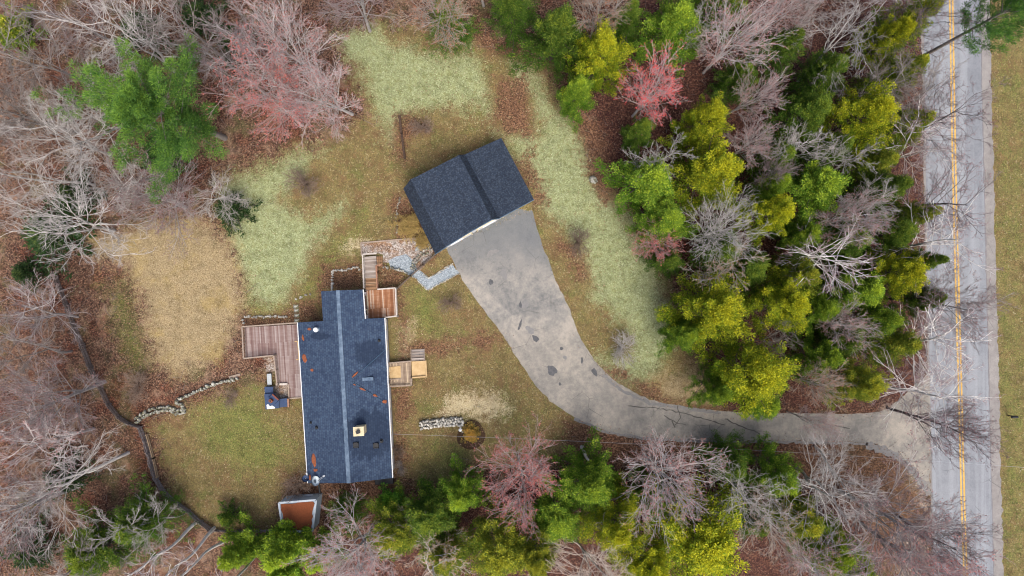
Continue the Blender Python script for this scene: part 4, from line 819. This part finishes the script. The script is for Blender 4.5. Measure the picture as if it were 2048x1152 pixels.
# ---------------- trees: kind, crown centre u v, crown radius, height, palette, label ----------------
TR = [
('pine0',342,220,172,20,'cP','big bright green pine with a star shaped crown in the bare woods at upper left'),
('pine1',2010,20,105,23,'cP','tall green pine overhanging the far side of the road in the top right corner'),
# right woods, evergreens
('cedar0',1200,118,91,13,'cY','topmost yellow green cedar, left edge of the right woods above the red budded tree'),
('green0',1110,70,91,12,'cD','dark green evergreen right of the leaf patch at the top of the lawn'),
('hemlock0',1030,15,66,12,'cD','dark hemlock cut by the top edge above the leaf patch'),
('hemlock1',900,35,66,10,'cD','dark hemlock behind the orange tipped tree at the top edge'),
('green1',1150,190,59,10,'cG','small mid green evergreen tucked under the left side of the topmost yellow cedar'),
('green2',1345,55,93,12,'cG','bright mid green evergreen at the top edge above the red budded tree'),
('green0',1450,10,75,12,'cG','mid green evergreen at the top edge left of the white bare tree'),
('hemlock1',1255,40,54,11,'cD','dark hemlock at the top edge between the yellow cedar and the bright green evergreen'),
('green1',1280,265,50,10,'cD','dark evergreen under the red budded tree'),
('cedar1',1398,250,75,13,'cY','yellow green cedar crown directly right of the red budded tree'),
('cedar2',1412,355,107,13,'cY','large yellow green cedar in the middle of the left row, below the red budded tree'),
('green1',1292,365,98,11,'cG','wide green evergreen overhanging the right edge of the upper lawn'),
('green2',1330,440,79,10,'cG','green evergreen below the wide one, left of the grey bare tree'),
('cedar3',1528,432,66,13,'cY','narrow bright yellow cedar right of the grey fan shaped bare tree'),
('green0',1625,385,98,12,'cG','mid green evergreen with yellow tips in the middle of the right woods'),
('cedar0',1712,240,91,14,'cY','brightest yellow cedar, in the upper middle of the right woods'),
('green2',1610,225,75,12,'cD','dark green evergreen touching the left side of the brightest yellow cedar'),
('hemlock0',1800,255,71,12,'cO','olive hemlock between the brightest yellow cedar and the road'),
('hemlock1',1560,310,64,9,'cD','dark low hemlock among red twigs below left of the brightest yellow cedar'),
('cedar1',1760,75,56,13,'cY','small yellow cedar right of the white bare tree near the top'),
('hemlock0',1815,45,71,13,'cO','olive hemlock in the top right corner of the woods beside the road'),
('hemlock1',1795,150,64,12,'cO','olive hemlock beside the road under the dark limbs'),
('hemlock0',1560,90,64,10,'cD','dark hemlock beneath the pink twigs near the top of the right woods'),
('hemlock1',1480,160,60,9,'cD','dark hemlock under the long leaning grey trunk'),
('hemlock0',1650,150,71,10,'cD','dark hemlock beneath the white bare tree'),
('cedar2',1420,622,109,13,'cY','broad yellow cedar at the left point of the woods nearest the driveway lawn'),
('cedar0',1562,615,86,13,'cY','rounded yellow cedar touching the right side of the broad one'),
('green1',1365,665,59,10,'cG','green evergreen skirt below the broad yellow cedar at the lawn edge'),
('green2',1595,555,63,11,'cO','olive evergreen above the rounded yellow cedar'),
('green0',1500,540,63,10,'cD','dark evergreen under the grey twigs above the two yellow cedars'),
('cedar3',1785,548,75,13,'cY','yellow olive cedar near the road, half way down the right woods'),
('hemlock0',1832,528,51,13,'cD','dark hemlock tip pointing at the road half way down'),
('green1',1705,585,82,11,'cG','green evergreen left of the yellow olive cedar near the road'),
('green2',1760,640,63,11,'cG','green evergreen below the yellow olive cedar'),
('hemlock1',1790,690,71,11,'cO','olive hemlock beside the road left of the white birch limbs'),
('hemlock0',1690,680,64,10,'cD','dark hemlock in the lower right woods between pink twigs'),
('cedar1',1508,746,114,14,'cY','largest yellow green cedar, overhanging the driveway at the bottom of the right woods'),
('green0',1432,778,52,10,'cG','green evergreen at the left corner of the woods, under the largest cedar'),
('green2',1522,808,50,9,'cG','dark green low crown hanging over the driveway below the largest cedar'),
('cedar2',1700,760,72,12,'cO','yellow green cedar above the driveway mouth'),
('green0',1640,720,63,11,'cG','green evergreen between the largest cedar and the driveway mouth cedar'),
('hemlock1',1690,480,71,10,'cD','dark hemlock beneath the leaning white birch in the middle of the woods'),
('hemlock0',1770,380,71,11,'cD','dark hemlock near the road above the grey twigs'),
('green1',1600,470,56,10,'cG','small green evergreen left of the pink and white twigs'),
('hemlock1',1450,500,71,10,'cD','dark hemlock beneath the grey fan shaped bare tree'),
('hemlock0',1340,520,49,8,'cD','small dark hemlock right of the little red budded shrub'),
('hemlock1',1660,300,64,10,'cD','dark hemlock behind the grey twigs below the brightest yellow cedar'),
('hemlock0',1830,430,54,11,'cO','olive hemlock at the road edge above the middle'),
('green2',1770,470,68,11,'cD','dark evergreen by the road above the yellow olive cedar'),
('hemlock1',1750,320,60,10,'cO','olive hemlock right under the brightest yellow cedar'),
('green0',1835,600,51,10,'cD','dark evergreen at the road edge beside the birch twigs'),
# bottom woods, evergreens
('green1',930,985,66,10,'cG','green evergreen left of the dusty red bare tree at the bottom lawn edge'),
('cedar3',992,1085,98,12,'cO','yellow olive cedar at the bottom directly under the dusty red bare tree'),
('green2',1180,965,86,11,'cG','bright green evergreen between the two bare trees under the birch snag'),
('cedar0',1232,1040,91,12,'cY','yellow cedar below the bright green evergreen, right of the beige tree'),
('cedar2',1285,1115,86,12,'cY','yellow cedar at the bottom edge right of the beige tree'),
('cedar1',1400,1070,143,13,'cY','very large yellow olive cedar at the bottom edge'),
('green0',1555,945,72,11,'cG','green evergreen just below the driveway at the lower right'),
('green1',1590,1025,79,11,'cO','olive green evergreen below that, among the grey limbs'),
('cedar3',1655,1090,79,11,'cG','green evergreen at the bottom right under the mauve twigs'),
('hemlock0',1500,1040,64,10,'cD','dark hemlock right of the very large cedar'),
('hemlock1',1460,930,66,9,'cD','dark hemlock under the twigs right of the pink fan shaped tree'),
('green2',1110,1030,92,9,'cG','mid green evergreen beneath the beige tree'),
('green1',860,1030,92,9,'cD','dusky green evergreen below the house front lawn'),
('green2',790,1065,84,9,'cO','olive green evergreen right of the pink bare tree at the bottom'),
('hemlock0',890,1110,86,9,'cO','olive hemlock at the bottom edge left of the yellow olive cedar'),
('hemlock1',690,1040,54,7,'cD','dark low hemlock right of the shed'),
('green0',1310,1000,68,9,'cD','dark evergreen under the pink fan shaped tree'),
('cedar0',1700,1130,68,10,'cG','mid green evergreen at the bottom edge beneath the big mauve tree'),
('green1',1545,372,52,10,'cG','small green evergreen in the dark gap left of the mid green evergreen'),
('green2',1642,612,56,10,'cG','mid green evergreen right of the rounded yellow cedar'),
('cedar2',1065,1105,74,11,'cO','olive cedar at the bottom edge between the yellow olive cedar and the beige tree'),
('plume0',572,1096,96,10,'cL','bright lime young evergreen with upright plumes overhanging the shed'),
('plume1',480,1108,92,9,'cL','bright lime young evergreen at the bottom edge left of the shed'),
('plume0',640,1115,80,9,'cL','bright lime young evergreen at the bottom edge below the shed'),
('plume1',560,1150,84,9,'cL','bright lime young evergreen cut by the bottom edge between the two others'),
('hemlock1',272,1045,82,9,'cD','dark green hemlock against the outside of the grey board fence'),
('green1',190,1100,98,9,'cD','bluish green evergreen in the lower left corner'),
('sapling0',455,1035,34,3,'cD','small dark sapling at the end of the low fence'),
('rhodo0',779,1000,38,2.6,'cB','rounded bright green broadleaf shrub below the south east corner of the house'),
('sapling0',690,1005,26,2,'cO','sparse olive sapling in the leaves below the house'),
# saplings in the left woods
('sapling0',275,55,62,4,'cS','dusky evergreen sapling near the top edge of the left woods'),
('sapling0',25,60,62,4,'cO','olive sapling in the top left corner'),
('sapling0',145,398,66,4,'cS','dusky sapling behind the white limbs at the left edge'),
('sapling0',95,470,86,4,'cS','dark sapling under the large white tree at the left edge'),
('sapling0',460,420,52,3,'cS','dark sapling at the edge of the pale green lawn'),
('sapling0',470,85,60,4,'cS','dusky sapling between the pine and the pink trees'),
('sapling0',120,960,62,4,'cS','dark sapling beneath the spreading grey tree at lower left'),
('sapling0',60,1100,70,4,'cS','dark sapling in the bottom left corner'),
('sapling0',400,30,60,4,'cS','dusky sapling at the top edge above the pine'),
('sapling0',320,300,60,4,'cS','dark sapling under the lower side of the pine'),
('sapling0',50,545,44,3,'cS','small dark sapling near the top end of the dark board fence'),
# bare trees, upper left
('maple0',590,95,118,14,'pink','pinkish grey bare tree with dense twigs left of the top of the lawn'),
('bloom1',545,205,116,13,'redt','coral red tipped bare tree right of the big pine'),
('maple2',660,180,98,13,'pink','pale grey bare tree leaning over the left edge of the upper lawn'),
('maple0',868,25,92,12,'orange','orange tipped bare tree hanging over the top of the lawn'),
('maple2',310,400,118,9,'mauve','mauve red low bare tree at the top of the straw coloured lawn'),
('thin0',440,385,70,6,'grey','small silvery bare tree at the left end of the pale green lawn'),
('oak0',75,440,150,17,'white','large white limbed bare tree at the left edge of the photo'),
('oak1',30,330,110,17,'white','white limbed bare tree above the large one at the left edge'),
('thin1',200,210,140,15,'grey','grey bare tree left of the big pine'),
('oak1',235,70,150,17,'white','white limbed bare tree at the top above left of the pine'),
('thin0',370,60,130,16,'brown','brownish bare tree at the top edge above the pine'),
('thin1',80,130,130,16,'brown','brown twigged bare tree in the top left corner'),
('thin0',100,270,120,14,'grey','grey bare tree below the top left corner, left of the pine'),
('maple1',20,220,110,14,'brown','brown twigged bare tree at the left edge above the white limbs'),
('thin1',455,130,100,14,'mauve','mauve bare tree between the big pine and the coral tree'),
('oak0',240,330,90,11,'grey','grey crooked bare tree under the lower left of the pine'),
('thin0',150,30,110,16,'mauve','mauve twigged bare tree at the top edge near the left corner'),
('thin1',490,30,110,15,'mauve','mauve bare tree at the top edge above the coral tree'),
('maple0',700,-10,100,13,'mauve','mauve bare tree cut by the top edge left of the orange tipped one'),
('maple1',960,-60,80,12,'orange','orange bare tree mostly above the top edge right of the hemlock'),
# bare trees, lower left
('thin0',65,640,96,10,'mauve','thin mauve bare tree left of the dark board fence'),
('maple2',95,790,120,13,'mauve','mauve pink bare tree at the left edge outside the board fence'),
('thin1',20,720,100,13,'brown','brown bare tree at the left edge, half way down'),
('oak0',130,960,138,15,'grey','wide spreading grey bare tree in the lower left woods'),
('maple0',30,1030,130,14,'mauve','mauve bare tree in the lower left corner'),
('thin0',60,900,110,14,'pink','pinkish bare tree left of the wide spreading grey one'),
('pole0',290,1120,60,15,'birch','leftmost of the slim white birches leaning at the bottom edge by the fence'),
('pole0',330,1135,56,15,'birch','second of the slim white birches at the bottom edge by the fence'),
('pole0',375,1150,56,14,'birch','third of the slim white birches at the bottom edge by the fence'),
('pole0',440,1185,50,14,'birch','rightmost slim white birch at the bottom edge, near the lime evergreens'),
('thin1',300,1075,80,10,'grey','grey twiggy bare tree over the dark hemlock by the fence'),
('thin0',150,1130,100,12,'brown','brown bare tree at the bottom edge near the left corner'),
('bush0',270,770,40,1.6,'bru','low brown bush inside the dark board fence'),
# bottom bare trees
('bloom1',1040,955,104,12,'redt','dusty red budded bare tree in front of the bottom woods, below the round tan shrub'),
('maple1',1325,955,118,13,'pink','pink and grey fan shaped bare tree just below the driveway bend'),
('oak0',1150,1115,128,13,'beige','fuzzy beige bare tree at the bottom edge in the middle'),
('maple2',715,1110,118,11,'pink','pink tipped bare tree at the bottom edge right of the shed'),
('thin0',870,1110,90,11,'orange','orange tipped bare tree at the bottom edge left of the yellow olive cedar'),
('thin1',830,1045,50,7,'orange','small orange tipped bare tree below the house front lawn'),
('oak1',1500,985,100,13,'grey','grey branching bare tree right of the pink fan shaped one'),
('oak0',1560,1095,110,13,'orange','grey bare tree with orange tips at the bottom edge right of the very large cedar'),
('oak1',1680,990,130,14,'white','pale many limbed bare tree in the lower right woods'),
('maple0',1780,1045,150,14,'mauve','big mauve bare tree between the lower right woods and the road'),
('maple2',1830,1120,120,14,'redt','reddish mauve bare tree at the bottom edge reaching over the road'),
('maple1',1885,1085,96,12,'dark','dark twigged bare tree leaning over the bottom of the road'),
('oak0',1700,930,86,11,'grey','grey bare tree just below the driveway mouth'),
('maple1',1640,1145,110,13,'pink','pink bare tree at the bottom edge of the lower right woods'),
# right woods bare trees
('bloom0',1302,180,82,14,'red','vivid red budded bare tree at the left edge of the right woods'),
('bloom0',1310,490,62,7,'redt','small red twigged tree at the lawn edge right of the garage'),
('maple1',1465,80,94,14,'pink','long leaning grey tree with pink twigs at the top of the right woods'),
('thin0',1390,75,50,12,'grey','small grey bare tree left of the long leaning pink one'),
('oak0',1690,95,107,15,'white','whitest bare tree, with a wide fan of twigs near the top of the right woods'),
('maple0',1500,190,58,12,'pink','pink twigged bare tree under the whitest one, left side'),
('maple2',1505,290,60,11,'pink','pink grey feathery bare tree right of the two middle cedars'),
('thin1',1290,330,63,12,'grey','grey bare tree over the wide green evergreen at the lawn edge'),
('maple1',1445,468,84,13,'grey','grey fan shaped bare tree in the middle of the right woods'),
('thin0',1580,300,67,12,'grey','grey forked bare tree below the dark evergreen'),
('thin1',1430,545,72,11,'orange','grey bare tree with orange tips above the broad yellow cedar'),
('maple0',1540,350,43,10,'mauve','mauve bare tree over the dark gap in the woods'),
('thin1',1660,310,58,12,'grey','grey sprawling bare tree below the brightest yellow cedar'),
('maple2',1700,440,70,13,'pink','pink grey bare tree right of the mid green evergreen'),
('birch0',1650,500,96,14,'birch','white birch leaning over the middle of the woods'),
('thin0',1750,390,63,12,'grey','grey bare tree by the road above the middle'),
('maple1',1690,645,58,11,'pink','pink tipped bare tree right of the rounded yellow cedar'),
('thin1',1545,690,52,10,'brown','brown twigged bare tree in the gap above the largest cedar'),
('maple0',1640,770,55,11,'orange','orange pink bare tree between the largest cedar and the driveway mouth cedar'),
('maple2',1625,846,46,9,'pink','pale pink bare tree overhanging the driveway'),
('thin0',1780,150,80,14,'brown','tan twigged bare tree left of the road near the top'),
('oak1',1640,25,63,14,'grey','grey bare tree cut by the top edge beside the whitest one'),
('maple1',1200,20,75,13,'orange','orange grey bare tree at the top edge over the dark evergreens'),
('maple2',1560,20,72,13,'pink','pink bare tree cut by the top edge above the long leaning one'),
# road side
('oak0',1885,60,110,15,'dark','dark limbed bare tree reaching over the road at the top'),
('oak1',1900,230,116,15,'dark','dark limbed bare tree reaching over the road below the top one'),
('birch1',1890,400,100,14,'dark','fine dark twigged birch over the road, right of the olive hemlock'),
('thin1',1860,310,90,13,'birch','pale twigged tree at the road edge below the dark limbs'),
('birch0',1880,490,100,14,'birch','white birch leaning over the road just above the yellow olive cedar'),
('maple0',1895,600,92,13,'mauve','mauve twigged tree over the road beside the yellow olive cedar'),
('birch1',1880,700,104,14,'birch','white birch with long limbs over the road below the middle'),
('birch0',1870,800,104,14,'birch','white birch overhanging the driveway mouth'),
('maple2',1880,850,86,13,'dark','dark red twigged tree over the road at the driveway mouth'),
('thin0',1850,200,80,12,'brown','brown twigged bare tree at the road edge beside the olive hemlock'),
# shrubs
('bush0',903,603,30,1.5,'bru','dark brown bare bush in the lawn between the house and the driveway'),
('bush0',1155,480,36,1.8,'bru','grey brown bare bush right of the top of the driveway'),
('bush0',1242,692,42,1.9,'grey','grey twiggy bush right of the driveway bend'),
('bush0',598,972,38,1.8,'bru','brown bare bush between the house corner and the shed'),
('bush0',845,250,30,1.3,'bru','low brown twiggy bush beside the rotting timber wall'),
('bush0',700,1002,24,1.0,'brown','thin brown bush in the leaves below the house'),
('bush0',610,365,42,1.4,'bru','faint brown bush in the ochre part of the upper left lawn'),
('bush0',795,900,22,.9,'bru','leafless shrub in the dark bed, east wall of the house'),
('bush0',798,935,20,.9,'brown','pale leafless shrub at the south end of the dark bed by the east wall'),
('bush0',460,795,24,.8,'bru','small brown bush beside the upper stone wall'),
('rhodo0',942,868,26,1.2,'cT','round tan clipped shrub beside the rubble wall'),
('shrub0',820,450,28,1.2,'tan','tan grassy shrub in the dark bed left of the garage'),
('shrub0',845,485,18,.8,'tan','smaller tan grassy clump by the garage corner'),
]
for r_ in TR: tree(*r_[:6], r_[6])
# ---------------- ground cover: grass tufts and fallen leaves as real blades and leaves ----------------
def scatter(n, x0, x1, y0, y1):
    return rng.uniform(x0, x1, n), rng.uniform(y0, y1, n)
hard = [wp([tuple(p) for p in driv + dr2]), wp([(1838,-300),(1843,100),(1852,600),(1864,1150),(1870,1450),(2014,1450),(2007,1150),(1999,830),(1991,500),(1975,-300)])]
hard += [wp(q) for q in ([(723,486),(850,476),(866,502),(835,548),(812,540),(765,524),(764,509),(724,509)], [(778,522),(822,514),(833,536),(858,555),(906,529),(919,546),(856,581),(806,545)], [(605,580),(735,578),(790,640),(785,960),(620,960),(600,650),(640,640)], [(812,375),(1000,285),(1062,400),(880,500)], [(489,655),(607,648),(611,794),(577,796),(575,766),(552,768),(549,712),(490,716)])]
def clear(x, y, dr_=0):
    m = np.zeros(x.shape, bool)
    for p in hard: m |= (sdpoly(x, y, p) > .05 + (dr_ * rng.random(x.shape) ** 3 * 2 if p is hard[0] else 0))
    return ~m
def zprob(name, x, y):
    e = (vnoise(x, y, .6) - .5) * .6 + (vnoise(x + 9, y, 2.2) - .5) * .5
    return (zval(name, x, y, RG) + e + rng.normal(0, .13, x.shape)) > .54
x, y = scatter(230000, -60, 60, -35, 35); m = clear(x, y) & (zval('dark', x, y, RG) < .6); x, y = x[m], y[m]
lawn = zprob('lawn', x, y); brown = zprob('brown', x, y)
mi, stw, gr_, pa = zprob('mint', x, y), zprob('straw', x, y), zprob('green', x, y), zprob('pale', x, y)
m = (lawn | stw | mi) & ~brown; x, y, mi, stw, gr_, pa = (q[m] for q in (x, y, mi, stw, gr_, pa)); N = len(x)
def pick(cols, n): a = np.array([k(q) for q in cols]); return a[rng.integers(0, len(cols), n)]
cl = pick(['5c5232', '7b6e48', '968864', '4c4c2c', 'aea07a', '72764a', '826c4c', '566034', 'c0b490', '3a3522'], N)
cl = np.where(gr_[:, None], pick(['4a5c28', '667834', '8a924e', '3b4d20', 'a8a668', '8d8248'], N), cl); cl = np.where(mi[:, None], pick(['9aa678', 'b0ba8c', '7d885c', 'c6cea6', '889264', '626a40'], N), cl)
cl = np.where(pa[:, None], pick(['c4b894', 'd8cfb2', 'aa9b76'], N), cl); cl = np.where(stw[:, None], pick(['988662', 'ab9a78', '7f6b49', 'beb08f', '685839', '8d7b58'], N), cl)
bl = 3; az = rng.uniform(0, 6.28, (N, bl)); ln = rng.uniform(.05, .14, (N, bl)); hh = rng.uniform(.02, .09, (N, bl)); b0 = np.stack([x, y, 0 * x + .004], 1)[:, None] + np.stack([rng.normal(0, .05, (N, bl)), rng.normal(0, .05, (N, bl)), np.zeros((N, bl))], -1)
tp_ = b0 + np.stack([np.cos(az) * ln, np.sin(az) * ln, hh], -1); sd_ = np.stack([-np.sin(az), np.cos(az), 0 * az], -1) * .02
V = np.stack([b0 - sd_, b0 + sd_, tp_], 2).reshape(-1, 3); F = np.arange(N * bl * 3).reshape(-1, 3); ca = np.repeat(cl, bl * 3, 0)
t = T('grass blades', .9); M_gb2 = t.col(t.attr('shade').outputs['Color'])
tag(mk('lawn_grass', V, F, M_gb2, attrs={'shade': ca}), 'short patchy lawn grass, pale green, straw and olive', 'grass', kind='stuff')
x, y = scatter(260000, -60, 60, -35, 35); m = clear(x, y, .55); x, y = x[m], y[m]
lawn = zprob('lawn', x, y); brown = zprob('brown', x, y); st2 = zprob('straw', x, y) | zprob('mint', x, y)
keep = ((~lawn) & ~st2) | (brown & (rng.random(len(x)) < .7)) | (rng.random(len(x)) < .035 + .10 * (vnoise(x, y, .25) > .62)); keep &= ~((x > 52) & (rng.random(len(x)) < .97)); x, y = x[keep], y[keep]; N = len(x)
cl = pick(['573f33', '735344', '8a6753', 'a98973', '3d2c26', '98765f', '634a3e', '83624f', '7a5a53', 'b89d86'], N) * rng.uniform(.8, 1.05, (N, 1)); cl[:, 3] = 1
pp = np.stack([x, y, rng.uniform(.02, .06, N)], 1); axv = np.stack([rng.normal(0, 1, N), rng.normal(0, 1, N), rng.normal(0, .25, N)], 1); axv = unit(axv)
sd_ = unit(np.cross(axv, np.stack([rng.normal(0, .35, N), rng.normal(0, .35, N), np.ones(N)], 1))); L_ = rng.uniform(.05, .13, N)[:, None]; W_ = L_ * .38
V = np.stack([pp - axv * L_ * .5, pp + sd_ * W_, pp + axv * L_ * .5, pp - sd_ * W_], 1).reshape(-1, 3); V[:, 2] = np.maximum(V[:, 2], .026)
t = T('fallen leaf', .85); M_lf = t.col(t.attr('shade').outputs['Color'])
tag(mk('fallen_leaves', V, np.arange(N * 4).reshape(N, 4), M_lf, attrs={'shade': np.repeat(cl, 4, 0)}), 'reddish brown fallen leaves covering the woods floor', 'leaf litter', kind='stuff')

x, y = scatter(5200, -60, 60, -35, 35); m = clear(x, y, .3) & ~zprob('lawn', x, y) & ~zprob('straw', x, y) & (x < 48); x, y = x[m], y[m]; N = len(x)
P0 = np.stack([x, y, rng.uniform(.03, .09, N)], 1); az = rng.uniform(0, 6.28, N); Ps, Rs = grow(P0, np.stack([np.cos(az), np.sin(az), 0 * az], 1), rng.gamma(2., .42, N), rng.uniform(.008, .028, N), np.full(N, .006), 4, .14, 0.0); Ps[..., 2] = np.clip(Ps[..., 2], .02, .15)
V, F = tubes([(Ps, Rs)], 4); tag(mk('fallen_sticks', V, F, plain('dead stick bark', '8d8580', '5c524c', .95, 2)), 'grey fallen sticks and twigs strewn over the woods floor', 'sticks', kind='stuff')
